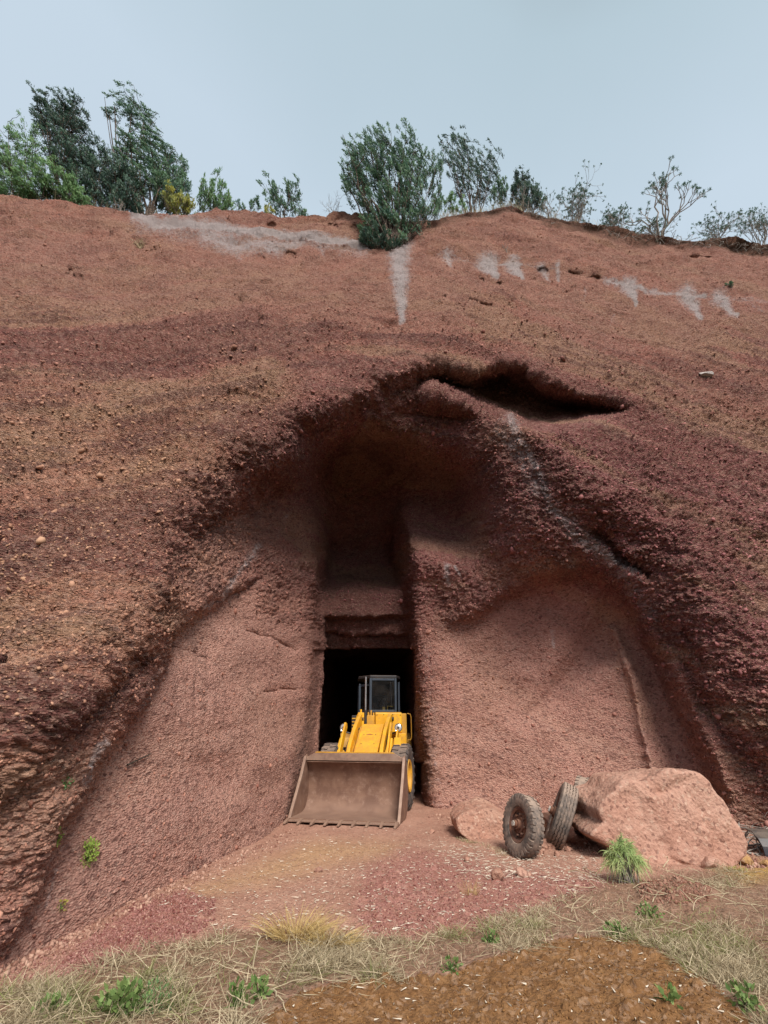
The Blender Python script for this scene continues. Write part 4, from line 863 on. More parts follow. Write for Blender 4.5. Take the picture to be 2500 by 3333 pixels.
# ------------------------------------------------------------------ old truck wheels and axle
def truck_wheel(kind, loc, rot, label, sc=1.0):
    t = empty('discarded_truck_tyre', loc); t.rotation_mode = 'XYZ'; t.rotation_euler = rot; t.scale = (sc, sc, sc)
    tag(t, label, 'wheel')
    R_, w = .50, .27
    mb = MB(); h = w / 2; rimr = .27
    if kind == 'rib':
        prof = [(-h * .5, rimr), (-h * .9, rimr + .04), (-h, R_ - .12), (-h * .94, R_ - .04), (-h * .84, R_ - .012), (-h * .8, R_)]
        for gx in (-.5, -.17, .17, .5):
            prof += [(h * (gx - .055), R_ + .004), (h * (gx - .045), R_ - .016), (h * (gx + .045), R_ - .016), (h * (gx + .055), R_ + .004)]
        prof += [(h * .8, R_), (h * .84, R_ - .012), (h * .94, R_ - .04), (h, R_ - .12), (h * .9, rimr + .04), (h * .5, rimr)]
        mb.lathe(prof, 72)
        # zig-zag the groove walls
        mb.v = [(x + (.006 * (1 if (int(round(math.atan2(z, y) / (2 * math.pi) * 72)) % 2) else -1) if math.hypot(y, z) > R_ - .02 and abs(x) < h * .7 else 0), y, z) for x, y, z in mb.v]
    else:
        prof = [(-h * .5, rimr), (-h * .85, rimr + .03), (-h * 1.0, R_ - .14), (-h * .97, R_ - .06), (-h * .84, R_ - .016), (-h * .3, R_ - .004), (h * .3, R_ - .004), (h * .84, R_ - .016), (h * .97, R_ - .06), (h * 1.0, R_ - .14), (h * .85, rimr + .03), (h * .5, rimr)]
        mb.lathe(prof, 64); lug_ring(mb, R_ + .012, w, 30, 'shoulder')
    ty = mb.build('tyre', RUB2, t, smooth=True)
    r = MB(); r.lathe([(-h * .62, rimr - .035), (-h * .78, rimr + .012), (-h * .7, rimr + .02), (-h * .6, rimr - .01), (-h * .2, rimr - .05), (-.02, rimr - .07), (-.045, rimr - .09), (-.05, .13), (-.075, .125), (-.08, .0)], 40)
    r.lathe([(h * .62, rimr - .035), (h * .78, rimr + .012), (h * .5, rimr - .02), (.0, rimr - .06), (-.02, rimr - .07)], 40)
    rim = r.build('rim', RUST, t, smooth=True)
    hb = MB(); hb.tube([(-.07, 0, 0), (-.14, 0, 0)], .085, 20); hb.tube([(-.14, 0, 0), (-.19, 0, 0)], .058, 16); hub = hb.build('hub', RUST, t, bevel=.008)
    hc = MB(); hc.tube([(-.19, 0, 0), (-.215, 0, 0)], .05, 6); hc.build('hub_cap', GREYP, hub, bevel=.006)
    for k in range(8):
        a = k * math.pi / 4 + .2; n_ = MB(); n_.tube([(-.05, .165 * math.cos(a), .165 * math.sin(a)), (-.10, .165 * math.cos(a), .165 * math.sin(a))], .018, 6); n_.build('wheel_nut', RUST, rim)
    for k in range(6):
        a = k * math.pi / 3; n_ = MB(); n_.tube([(-.028, .205 * math.cos(a), .205 * math.sin(a)), (-.05, .205 * math.cos(a), .205 * math.sin(a))], .014, 10); n_.build('vent_hole', DARK, rim)
    return t
def seat_wheel(X, Y, sc, rot, kind, label):
    p = gpt(X, Y); R_ = .50 * sc
    tilt = rot[1]; loc = Vector((p[0], p[1], p[2] + R_ * math.cos(tilt) - .02))
    return truck_wheel(kind, loc, rot, label, sc)
# wheel one: hub turned to the left and front, top leaning right/back
w1_ = seat_wheel(1712, 2790, .80, (math.radians(-6), math.radians(14), math.radians(18)), 'lug', 'lugged truck wheel with a rusty rim facing out, nearest the flat reddish rock')
w2_ = seat_wheel(1842, 2760, .96, (math.radians(-8), math.radians(27), math.radians(-16)), 'rib', 'upright truck wheel with ribbed tread facing out, between lugged wheel and boulder')
w3_ = seat_wheel(1915, 2722, .9, (math.radians(0), math.radians(10), math.radians(-30)), 'lug', 'dusty truck wheel mostly hidden behind the huge boulder')
ax = empty('truck_axle', (0, 0, 0)); tag(ax, 'rusty axle scrap lying between the two truck wheels', 'axle')
p1 = at(1715, 2690, 9.15); p2 = at(1830, 2690, 9.6)
a = MB(); a.tube([p1, (p1 * .6 + p2 * .4), p2], [.06, .075, .06], 12); am = a.build('axle_beam', RUST, ax, smooth=True)
a = MB(); pm = at(1785, 2680, 9.35); a.lathe([(-.1, .0), (-.1, .1), (-.05, .16), (.05, .16), (.1, .1), (.1, 0)], 20, M=Matrix.Translation(Vector(pm)) @ Matrix.Rotation(.5, 4, 'Z')); a.build('brake_drum', RUST, ax, smooth=True)
a = MB(); a.tube([at(1780, 2725, 9.0), at(1786, 2690, 9.0), at(1792, 2680, 9.05), at(1802, 2700, 9.1), at(1808, 2740, 9.1)], .014, 8); a.build('spring_clip', GREYP, ax, smooth=True)
a = MB(); a.tube([at(1762, 2725, 9.05), at(1840, 2752, 8.75)], .03, 8); a.tube([at(1765, 2738, 8.95), at(1800, 2752, 8.8)], .03, 8); a.build('leaf_spring', RUST, ax, smooth=True)
a = MB(); a.tube([at(1786, 2716, 8.95), at(1796, 2745, 8.8)], .05, 10); a.build('shackle', RUST, ax, bevel=.01)
# black plastic scrap at the right edge
PL = worn('black_plastic', (0.03, 0.032, 0.04), (0.045, 0.045, 0.055), 0.35, 0.5, dirt=(0.22, 0.15, 0.1), dirt_amt=0.2)
sc_ = MB(); base = Vector(gpt(2500, 2775)); sc_.strip([(-.22, .02), (-.21, .12), (-.14, .20), (.0, .26), (.2, .27)], .015, -.25, .6); sc_.box((-.25, -.23, .0), (.6, -.205, .035))
so_ = sc_.build('fender_scrap', PL, None, bevel=.01, loc=base + Vector((.12, 0, -.01)), rot=(0, 0, math.radians(-12))); tag(so_, 'curved black plastic fender scrap lying at the right edge of the quarry floor', 'car part')

# ------------------------------------------------------------------ vegetation helpers
RS = np.random.RandomState(42)
def unit(v): return v / (np.linalg.norm(v, axis=-1, keepdims=True) + 1e-9)
def ribbons(P, D, L, Wd, bend=None, nseg=3, taper=True, rs=RS):
    """curved tapering blades: root P, direction D, length L, width Wd, bend vector added along the length"""
    n = len(P); D = unit(D); side = unit(np.cross(D, rs.normal(size=(n, 3)))); L = np.broadcast_to(L, n); Wd = np.broadcast_to(Wd, n)
    if bend is None: bend = np.zeros((n, 3))
    rows = []
    for i in range(nseg + 1):
        t = i / nseg; c = P + D * (L * t)[:, None] + bend * (L * t * t)[:, None]
        w = Wd * ((1 - t) ** 0.6 if taper else 1) * 0.5
        if i == nseg and taper: rows.append(c[:, None, :])
        else: rows.append(np.stack([c - side * w[:, None], c + side * w[:, None]], 1))
    V = np.concatenate(rows, 1); m = V.shape[1]; base = (np.arange(n) * m)[:, None]
    F = []; S = []
    q = []
    for i in range(nseg):
        if i == nseg - 1 and taper: q.append(('t', [2 * i, 2 * i + 1, 2 * i + 2]))
        else: q.append(('q', [2 * i, 2 * i + 1, 2 * i + 3, 2 * i + 2]))
    per = np.concatenate([np.array(a) for _, a in q]); sz = np.array([len(a) for _, a in q])
    return V.reshape(-1, 3), (base + per[None]).ravel(), np.tile(sz, n), m
def leafcards(P, D, L, Wd, rs=RS):
    """diamond leaves"""
    n = len(P); D = unit(D); side = unit(np.cross(D, rs.normal(size=(n, 3)))); L = np.broadcast_to(L, n)[:, None]; Wd = np.broadcast_to(Wd, n)[:, None]
    nrm = np.cross(D, side)
    V = np.stack([P, P + D * L * .5 + side * Wd * .5, P + D * L + nrm * L * .1, P + D * L * .5 - side * Wd * .5], 1)
    return V.reshape(-1, 3), np.arange(4 * n).reshape(-1, 4)
def tubes_np(segs, n=5):
    """segs: list of (polyline (k,3), radii (k)) -> one mesh"""
    VV, FF = [], []; o = 0
    for pts, rad in segs:
        pts = np.asarray(pts, float); k = len(pts); t = unit(np.gradient(pts, axis=0)); a = unit(np.cross(t, np.array([0.31, 0.87, 0.13]))); b = np.cross(t, a)
        ang = np.linspace(0, 2 * np.pi, n, endpoint=False)
        ring = pts[:, None] + np.asarray(rad)[:, None, None] * (np.cos(ang)[None, :, None] * a[:, None] + np.sin(ang)[None, :, None] * b[:, None])
        VV.append(ring.reshape(-1, 3)); i = np.arange(k * n).reshape(k, n) + o; j = np.roll(i, -1, 1)
        FF.append(np.stack([i[:-1], j[:-1], j[1:], i[1:]], -1).reshape(-1, 4)); o += k * n
    return np.concatenate(VV), np.concatenate(FF)
def curve(a, b, sag, k=6, wob=0.0, rs=RS):
    t = np.linspace(0, 1, k)[:, None]; p = a * (1 - t) + b * t + np.asarray(sag) * (4 * t * (1 - t)); 
    if wob: p = p + rs.normal(size=p.shape) * wob * np.sin(np.pi * t)
    return p
def leaf_mat(name, c1, c2, c3=None, trans=0.25, rough=0.6, scale=3.0):
    m = NT(name, rough, 0.3); f = m.attr('tone'); c = m.mix(f, c1, c2)
    if c3: c = m.mix(m.rng(m.noise(scale, 4, .6), .45, .65), c, c3)
    m.col(c)
    if trans:
        tb = m.n('ShaderNodeBsdfTranslucent'); m.l(c, tb.inputs[0]); mx = m.n('ShaderNodeMixShader'); mx.inputs[0].default_value = trans
        m.l(m.b.outputs[0], mx.inputs[1]); m.l(tb.outputs[0], mx.inputs[2]); m.l(mx.outputs[0], m.t.nodes['Material Output'].inputs[0])
    return m.m
HEATH = leaf_mat('heath_leaf', (0.05, 0.115, 0.075), (0.17, 0.29, 0.13), (0.09, 0.19, 0.135))
HEATHD = leaf_mat('dark_heath_leaf', (0.03, 0.07, 0.058), (0.11, 0.19, 0.11), (0.07, 0.13, 0.10))
BUSHG = leaf_mat('bright_bush_leaf', (0.08, 0.18, 0.065), (0.24, 0.38, 0.13), (0.14, 0.28, 0.12))
YBUSH = leaf_mat('yellow_bush_leaf', (0.30, 0.30, 0.04), (0.50, 0.46, 0.08), (0.25, 0.29, 0.10))
TEAL = leaf_mat('tuft_leaf', (0.05, 0.12, 0.085), (0.14, 0.24, 0.16), None)
LIME = leaf_mat('lime_leaf', (0.22, 0.34, 0.05), (0.42, 0.52, 0.13), None)
GREENP = leaf_mat('spiky_plant_leaf', (0.20, 0.36, 0.11), (0.50, 0.56, 0.24), None)
WOODD = rock_mat('dark_bark', (0.06, 0.045, 0.035), (0.09, 0.07, 0.055), (0.14, 0.11, 0.09))
WOODP = rock_mat('pale_bark', (0.27, 0.23, 0.20), (0.36, 0.32, 0.28), (0.18, 0.15, 0.13))

def heath(name, base, blobs, yd, seed, label, cat='tree', mat=HEATH, brushes=150, leaves=46, blen=0.42, lean=(-.35, 0.1, 1.0), leaf=(0.075, 0.022), trunk=0.07, group=None, spread=0.5, wood=WOODD, bw=0.07):
    """windswept tree heath: limbs fan out from the base, each ending in upswept brushes of fine leaves"""
    blen = blen * 1.45; brushes = int(brushes * .8); bw = bw * .8
    rs = np.random.RandomState(seed); b0 = np.asarray(base, float); t = empty(name, b0); tag(t, label, cat, group)
    cents = [at(x, y_, yd) for x, y_, rx, ry in blobs]
    area = np.array([rx * ry for x, y_, rx, ry in blobs], float); area /= area.sum()
    segs = []; BP, BD = [], []; limbs = []
    for c in cents:
        sag = (c - b0) * .0 + np.array([0, 0, -0.10]) * np.linalg.norm(c - b0) + rs.normal(size=3) * .08
        p = curve(b0, c, sag, 8, .06, rs); segs.append((p - b0, np.linspace(trunk * .7, trunk * .18, 8))); limbs.append(p)
        for _ in range(1):
            c2 = c + rs.normal(size=3) * .25; p2 = curve(b0 + rs.normal(size=3) * .04, c2, sag + rs.normal(size=3) * .12, 8, .04, rs)
            segs.append((p2 - b0, np.linspace(trunk * .4, trunk * .12, 8))); limbs.append(p2)
    allp = np.concatenate(limbs); lean = np.array(lean)
    for bi, (x, y_, rx, ry) in enumerate(blobs):
        nb = max(4, int(brushes * 1.35 * area[bi])); sc = (cents[bi][1] * cP + (cents[bi][2] - CAMZ) * sP) / FPX
        for k in range(nb):
            a = rs.uniform(0, 2 * np.pi); r = rs.uniform(.25, 1) ** .6; dep = rs.normal() * .5
            off = np.array([np.cos(a) * rx * r * sc, dep * rx * sc, np.sin(a) * ry * r * sc * 1.05]); off[1] += off[2] * .0
            # image-up in world at this pitch
            wp = cents[bi] + np.array([off[0], off[1] - off[2] * sP, off[2] * cP])
            d = unit(unit(wp - b0) * spread + lean + rs.normal(size=3) * .22)
            st = wp - d * blen * 1.05
            BP.append(st); BD.append(d)
            if k % 2 == 0:
                j = np.argmin(np.linalg.norm(allp - (st - np.array([0, 0, .35])), axis=1) + rs.uniform(0, .3, len(allp)))
                segs.append((curve(allp[j], st, np.array([0, 0, -.06]), 5, .02, rs) - b0, np.linspace(min(trunk * .2, .014), .006, 5)))
            segs.append((np.stack([st, st + d * blen * .8]) - b0, [.009, .004]))
    V, F = tubes_np(segs, 5); mesh_np('trunk', V, F, wood, t)
    BP, BD = np.array(BP), np.array(BD); n = len(BP); u = rs.uniform(0, 1, (n, leaves)) ** .75
    L_ = blen * rs.uniform(.7, 1.25, (n, 1))
    pos = BP[:, None] + BD[:, None] * (u * L_)[..., None] + rs.normal(size=(n, leaves, 3)) * (bw * (1.25 - u))[..., None] * .8
    dr = unit(BD[:, None] * 1.0 + rs.normal(size=(n, leaves, 3)) * .30)
    tone = np.clip(u * .6 + rs.uniform(0, .4, (n, 1)) + rs.uniform(-.1, .1, (n, leaves)), 0, 1)
    V, F = leafcards((pos - b0).reshape(-1, 3), dr.reshape(-1, 3), rs.uniform(.7, 1.4, n * leaves) * leaf[0] * 1.7, leaf[1] * 1.5, rs)
    mesh_np('crown', V, F, mat, t, smooth=False, attrs=dict(tone=np.repeat(tone.ravel(), 4)))
    return t
def rimbase(X, back=0.3, dy_=6):
    p = cliff_pt(X, rimY(X) + dy_).astype(float); r = math.hypot(p[0], p[1]); p[0] += p[0] / r * back; p[1] += p[1] / r * back; return p

def s9b(bl): return [(x * S9, y * S9, rx * S9, ry * S9) for x, y, rx, ry in bl]
# left group
def rb_(x, back=.3, dy_=4): return rimbase(x * S9, back, dy_)
p = rb_(205, 1.2); heath('tree_heath', p, s9b([(110, 225, 32, 22), (150, 235, 30, 30), (105, 265, 30, 30), (150, 285, 36, 36), (130, 330, 34, 36), (165, 360, 34, 36), (175, 405, 30, 30), (88, 240, 16, 30)]), p[1], 1,
      'tall dark windswept tree on the cliff top, leftmost of the tall trees', mat=HEATHD, brushes=620, leaves=44, lean=(-1.1, .1, 1.0), trunk=.09)
p = rb_(335, 1.0); heath('tree_heath', p, s9b([(248, 228, 24, 14), (235, 240, 16, 8), (285, 235, 24, 24), (310, 262, 22, 24), (300, 300, 34, 26), (262, 318, 24, 22), (330, 330, 28, 30), (300, 355, 40, 28), (345, 370, 22, 30), (310, 400, 36, 34), (360, 335, 14, 22)]), p[1], 2,
      'tall feathery tree leaning left on the cliff top, right of the dark tree', mat=HEATH, brushes=440, leaves=42, lean=(-1.25, .1, .9), trunk=.09)
p = rb_(60, 1.0); heath('bush', p, s9b([(20, 330, 44, 40), (60, 300, 30, 24), (10, 390, 50, 40), (70, 370, 44, 40), (-30, 340, 40, 60), (-60, 380, 40, 60)]), p[1], 3,
      'rounded green bush at the far left end of the cliff top', 'bush', BUSHG, 420, 44, .36, (-.9, .1, .9), trunk=.05, bw=.11)
p = rb_(120, .5); heath('bush', p, s9b([(80, 410, 40, 22), (130, 400, 44, 26), (160, 425, 26, 16), (30, 412, 34, 20)]), p[1], 4, 'low pale green bush at the foot of the dark leftmost tall tree', 'bush', BUSHG, 260, 42, .28, (-.9, 0, .8), trunk=.03, bw=.10)
p = rb_(225, .8); heath('bush', p, s9b([(205, 340, 26, 34), (235, 360, 28, 34), (225, 400, 36, 36), (265, 390, 28, 40), (270, 430, 30, 24), (205, 430, 20, 16)]), p[1], 5, 'dark green bush filling the gap between the two tall cliff top trees', 'bush', HEATHD, 360, 44, .34, (-.8, 0, .9), trunk=.05, bw=.11)
p = rb_(375, .6); heath('bush', p, s9b([(395, 355, 10, 16), (378, 385, 24, 24), (400, 395, 12, 16), (355, 410, 20, 34), (385, 420, 22, 26)]), p[1], 6, 'narrow green bush right of the feathery leaning tree', 'bush', HEATH, 190, 40, .32, (.05, 0, 1), trunk=.04, bw=.09)
p = rb_(385, .2); heath('bush', p, s9b([(370, 425, 12, 26), (392, 440, 18, 20), (410, 445, 14, 16)]), p[1], 7, 'yellow leaved bush at the right end of the left tree group', 'bush', YBUSH, 110, 36, .2, (-.1, 0, 1), trunk=.02, leaf=(.055, .02), bw=.07)
p = rb_(462, .5); heath('bush', p, s9b([(465, 410, 30, 24), (450, 430, 24, 24), (485, 430, 20, 24)]), p[1], 8, 'pale green fan shaped bush alone on the rim, right of the yellow bush', 'bush', BUSHG, 120, 34, .34, (.0, 0, 1), trunk=.03, bw=.06)
p = rb_(545, .3); heath('bush', p, s9b([(552, 440, 12, 12), (515, 445, 14, 8)]), p[1], 9, 'tiny green sprig bush on the rim between two larger bushes', 'bush', HEATH, 26, 28, .2, (.0, 0, 1), trunk=.015, bw=.05)
p = rb_(612, .4); heath('bush', p, s9b([(575, 398, 22, 12), (605, 415, 22, 18), (632, 410, 14, 24), (640, 445, 14, 14), (600, 440, 20, 16), (655, 455, 12, 8)]), p[1], 10, 'thin feathery shrub on the rim, left of the large central bush', 'bush', HEATH, 110, 34, .32, (-.5, 0, 1), trunk=.03, bw=.05)
p = rb_(585, .1); heath('bush', p, s9b([(583, 458, 12, 8), (578, 448, 6, 8)]), p[1], 11, 'small yellow flowering tuft on the rim below the feathery shrub', 'bush', YBUSH, 24, 26, .14, (0, 0, 1), trunk=.01, leaf=(.05, .02), bw=.05)
# central bush rooted in the face
pc_ = cliff_pt(850 * S9, 535 * S9).astype(float)
heath('tree_heath', pc_, s9b([(765, 318, 26, 16), (800, 310, 28, 26), (835, 315, 30, 28), (875, 310, 20, 34), (890, 345, 20, 34), (760, 355, 26, 26), (790, 365, 36, 36), (840, 370, 44, 44), (885, 395, 24, 36), (770, 400, 26, 24), (800, 430, 30, 24), (850, 430, 40, 34),
      (895, 440, 24, 30), (830, 475, 36, 26), (880, 480, 26, 24), (850, 510, 22, 18), (790, 490, 22, 22), (745, 385, 12, 22)]), pc_[1] + .1, 12, 'dense windswept bush growing from the rim above the grey drip stain', 'tree', HEATH, 640, 46, (.42), (-.5, -.05, 1.0), trunk=.08, bw=.085)
heath('tree_heath', pc_ + np.array([.25, .1, .2]), s9b([(925, 345, 16, 26), (945, 355, 12, 24), (935, 380, 22, 20), (950, 415, 8, 24), (940, 445, 10, 16), (915, 455, 20, 12)]), pc_[1] + .3, 13, 'slender upright branches close on the right of the central rim bush', 'tree', HEATH, 90, 38, .38, (.1, -.05, 1.1), trunk=.035, bw=.045)
heath('bush', cliff_pt(800 * S9, 530 * S9).astype(float), s9b([(795, 505, 20, 18), (815, 518, 22, 12), (850, 525, 16, 8)]), pc_[1] - .1, 14, 'low scrub hanging on the face at the foot of the central bush', 'bush', HEATHD, 90, 34, .2, (-.3, -.3, .6), trunk=.02, bw=.07)
p = rb_(1015, .8); heath('tree_heath', p, s9b([(965, 295, 18, 12), (985, 300, 20, 18), (1010, 320, 20, 20), (1045, 335, 18, 16), (1000, 345, 30, 24), (1040, 365, 30, 26), (985, 370, 24, 24), (1015, 395, 34, 24), (1060, 385, 16, 24), (960, 330, 12, 20)]), p[1], 15,
      'grey green airy tree on the rim, right of the central bush', mat=HEATHD, brushes=230, leaves=34, lean=(-.5, .1, .9), trunk=.05, bw=.055, group=None)
p = rb_(1080, .6); heath('bush', p, s9b([(1085, 400, 14, 16), (1075, 425, 18, 14)]), p[1], 16, 'small upright green shrub at the right foot of the airy grey green tree', 'bush', HEATH, 50, 32, .26, (.0, 0, 1), trunk=.02, bw=.05)
p = rb_(960, .5); heath('bush', p, s9b([(960, 435, 24, 12), (990, 440, 20, 12), (935, 440, 12, 10)]), p[1], 17, 'low bush in dry grass between the central bush and the airy tree', 'bush', BUSHG, 60, 32, .2, (.0, 0, 1), trunk=.02, bw=.06)
p = rb_(1130, .4); heath('bush', p, s9b([(1125, 390, 18, 14), (1120, 415, 18, 18), (1150, 412, 16, 16), (1165, 432, 14, 14), (1135, 435, 20, 12)]), p[1], 18, 'compact dark green bush on the highest hump of the rim', 'bush', HEATHD, 170, 36, .2, (.0, 0, 1), trunk=.03, bw=.08)

STRAWW = rock_mat('straw_stem', (0.42, 0.33, 0.20), (0.50, 0.41, 0.26), (0.30, 0.22, 0.14)); M_PALE = rock_mat('pale_stone', (0.42, 0.36, 0.33), (0.50, 0.45, 0.42), (0.30, 0.22, 0.2))
def bare(name, base, h_px, seed, label, cat='shrub', spread=.55, levels=4, tuft=14, r0=.035, stems=5, leanx=0.0, group=None, wood=WOODP, tufts=TEAL, upright=.9, tuftlen=.07):
    """leafless forked shrub with small leaf tufts at the twig ends"""
    rs = np.random.RandomState(seed); b0 = np.asarray(base, float); t = empty(name, b0); tag(t, label, cat, group)
    sc = (b0[1] * cP + (b0[2] - CAMZ) * sP) / FPX; H = h_px * S9 * sc * .95
    segs, tips = [], []
    def grow(p, d, L, r, lv):
        q = p + d * L; mid = (p + q) / 2 + rs.normal(size=3) * L * .07; segs.append((np.stack([p, mid, q]) - b0, [r, r * .85, r * .7]))
        if lv == 0: tips.append((q, d)); return
        for k in range(2 if rs.rand() < .7 else 3):
            nd = unit(d * upright + rs.normal(size=3) * spread + np.array([leanx * .2, 0, .30])); grow(q, nd, L * rs.uniform(.62, .95), r * .68, lv - 1)
    L0 = H / sum(.78 ** k for k in range(levels + 1)) * .98
    for k in range(stems):
        d = unit(np.array([leanx + rs.uniform(-1, 1) * spread * 1.1, -.25 + rs.uniform(-.4, .4), 1.0])); grow(b0 + rs.normal(size=3) * .02 * np.array([1, 1, 0]), d, L0 * rs.uniform(.8, 1.1), r0, levels)
    V, F = tubes_np(segs, 5); mesh_np('trunk', V, F, wood, t)
    if tuft:
        P = np.array([q for q, d in tips]); D = np.array([d for q, d in tips]); n = len(P)
        pos = np.repeat(P, tuft, 0) - b0; dr = unit(np.repeat(D, tuft, 0) * .5 + rs.normal(size=(n * tuft, 3)))
        V, F = leafcards(pos, dr, rs.uniform(.7, 1.3, n * tuft) * tuftlen, .024, rs); mesh_np('crown', V, F, tufts, t, smooth=False, attrs=dict(tone=np.repeat(rs.rand(n * tuft), 4)))
    return t
bare('bare_shrub', rb_(735, .4), 70, 31, 'thin leafless twigs on the rim just left of the central bush', tuft=0, r0=.014, stems=4, leanx=-.2)
bare('bare_shrub', rb_(1240, .3), 104, 32, 'wide grey shrub with a domed top of small dark tufts, left of the dead tree', stems=11, r0=.020, spread=.46, levels=4, tuft=12)
bare('bare_shrub', rb_(1190, .3), 78, 37, 'grey twiggy shrub between the compact dark bush and the domed grey shrub', stems=5, r0=.018, spread=.4, levels=3, tuft=9)
bare('bare_shrub', rb_(1335, .3), 80, 33, 'lower grey shrub between the domed shrub and the dead tree', stems=8, r0=.018, spread=.48, levels=4, tuft=10)
bare('dead_tree', rb_(1428, .2, 6), 168, 34, 'nearly dead tree with thick forked limbs, tallest on the right part of the rim', 'tree', stems=4, r0=.055, spread=.42, levels=4, tuft=20, leanx=.05, upright=1.0, tuftlen=.11)
bare('bare_shrub', rb_(1420, .3), 70, 40, 'fine grey shrub crowding the foot of the dead tree', stems=9, r0=.016, spread=.5, levels=3, tuft=8)
bare('bare_shrub', rb_(1545, .4), 78, 35, 'grey shrub between the dead tree and the right edge shrub', stems=9, r0=.018, spread=.5, levels=4, tuft=10, leanx=-.1)
bare('bare_shrub', rb_(1640, .4), 100, 36, 'grey tufted shrub at the right edge of the rim', stems=9, r0=.02, spread=.46, levels=4, tuft=10)
bare('bare_shrub', rb_(1130, .2), 70, 38, 'pale leafless twigs rising in front of the compact dark bush', stems=4, r0=.014, spread=.4, levels=3, tuft=0)
bare('bare_shrub', rb_(262, .2), 40, 39, 'pale dead twigs at the foot of the left tree group', stems=5, r0=.02, spread=.7, levels=3, tuft=0)
bare('bare_shrub', cliff_pt(1095 * S9, 545 * S9).astype(float), 26, 41, 'tiny dry twigs on the face below the highest hump of the rim', stems=4, r0=.010, spread=.5, levels=3, tuft=0)
bare('weed', cliff_pt(1580 * S9, 632 * S9).astype(float), 18, 42, 'small green weed on the white streaked band at the right', 'plant', stems=4, r0=.010, spread=.7, levels=2, tuft=14, tufts=HEATH)

# dry grass on the rim
def straw_mat(name, a, b2, c3):
    m = NT(name, .8, .2); c = m.mix(m.attr('tone'), a, b2); c = m.mix(m.attr('green'), c, c3); m.col(c)
    tb = m.n('ShaderNodeBsdfTranslucent'); m.l(c, tb.inputs[0]); mx = m.n('ShaderNodeMixShader'); mx.inputs[0].default_value = .2
    m.l(m.b.outputs[0], mx.inputs[1]); m.l(tb.outputs[0], mx.inputs[2]); m.l(mx.outputs[0], m.t.nodes['Material Output'].inputs[0]); return m.m
STRAW = straw_mat('dry_straw', (0.17, 0.12, 0.065), (0.62, 0.51, 0.34), (0.20, 0.22, 0.07))
GOLD = straw_mat('golden_straw', (0.42, 0.29, 0.11), (0.62, 0.45, 0.20), (0.2, 0.25, 0.06))
def blades_obj(name, P, D, L, Wd, bend, mat, tone, green, nseg=3, parent=None):
    V, F, S, m = ribbons(P, D, L, Wd, bend, nseg); return mesh_np(name, V, F, mat, parent, smooth=False, sizes=S, attrs=dict(tone=np.repeat(tone, m), green=np.repeat(green, m)))
P = []; 
for k in range(2600):
    X = np.random.RandomState(k).choice([RS.uniform(905, 1210), RS.uniform(1210, 1659), RS.uniform(0, 900)], p=[.72, .2, .08]) * S9
    P.append(rimbase(X, RS.uniform(-.05, .8), 4))
P = np.array(P); n = len(P); D = np.stack([RS.normal(size=n) * .35 - .1, RS.normal(size=n) * .3 - .2, np.ones(n)], -1)
tag(blades_obj('rim_grass', P, D, RS.uniform(.15, .55, n), .013, RS.normal(size=(n, 3)) * .3, STRAW, RS.uniform(.3, 1, n), (RS.rand(n) < .12) * .6), 'dry pale grass along the cliff rim', 'grass', kind='stuff')
# roots hanging over the rim
segs = []
for k in range(90):
    X = RS.uniform(1090, 1659) * S9; p = rimbase(X, -.05, 10 + RS.uniform(0, 14)); q = p + np.array([RS.normal() * .35, -.25, RS.uniform(-.55, .05)])
    segs.append((curve(p + np.array([0, 0, .1]), q, RS.normal(size=3) * .12 + np.array([0, -.12, .02]), 6, .02), np.linspace(.014, .005, 6)))
V, F = tubes_np(segs, 4); tag(mesh_np('hanging_roots', V, F, WOODP), 'bare pale roots hanging over the eroded right rim', 'roots', kind='stuff')

# ------------------------------------------------------------------ scoria lumps on the face
def lumps(name, pts, nrm, size, mat, seed, squash=.6, attrs=None):
    rs = np.random.RandomState(seed); n = len(pts)
    ico = [(0, 0, 1)] + [(math.cos(a) * .9, math.sin(a) * .9, .35) for a in np.arange(5) * 2 * math.pi / 5] + [(math.cos(a) * .9, math.sin(a) * .9, -.4) for a in (np.arange(5) + .5) * 2 * math.pi / 5] + [(0, 0, -1)]
    ico = np.array(ico); fc = [(0, i, i % 5 + 1) for i in range(1, 6)] + [(i, i + 5, i % 5 + 1) for i in range(1, 6)] + [(i % 5 + 1, i + 5, i % 5 + 6) for i in range(1, 6)] + [(11, i % 5 + 6, i + 5) for i in range(1, 6)]
    fc = np.array(fc); V = np.broadcast_to(ico, (n, 12, 3)) * rs.uniform(.6, 1.25, (n, 12, 1)) * np.stack([rs.uniform(.7, 1.5, n), rs.uniform(.7, 1.2, n), rs.uniform(.4, .9, n) * squash / .6], -1)[:, None]
    # random rotation per lump
    q = unit(rs.normal(size=(n, 4))); w, x, y_, z = q.T
    Rm = np.stack([1 - 2 * (y_ * y_ + z * z), 2 * (x * y_ - z * w), 2 * (x * z + y_ * w), 2 * (x * y_ + z * w), 1 - 2 * (x * x + z * z), 2 * (y_ * z - x * w), 2 * (x * z - y_ * w), 2 * (y_ * z + x * w), 1 - 2 * (x * x + y_ * y_)], -1).reshape(n, 3, 3)
    V = np.einsum('nij,nkj->nki', Rm, V) * np.asarray(size)[:, None, None] * .5 + pts[:, None]
    F = (fc[None] + (np.arange(n) * 12)[:, None, None]).reshape(-1, 3)
    return mesh_np(name, V.reshape(-1, 3), F, mat, smooth=False, attrs={k: np.repeat(v, 12) for k, v in (attrs or {}).items()})
rs = np.random.RandomState(5); NL = 23000
ii = rs.randint(2, nr - 12, NL * 3); jj = rs.randint(0, len(CX), NL * 3)
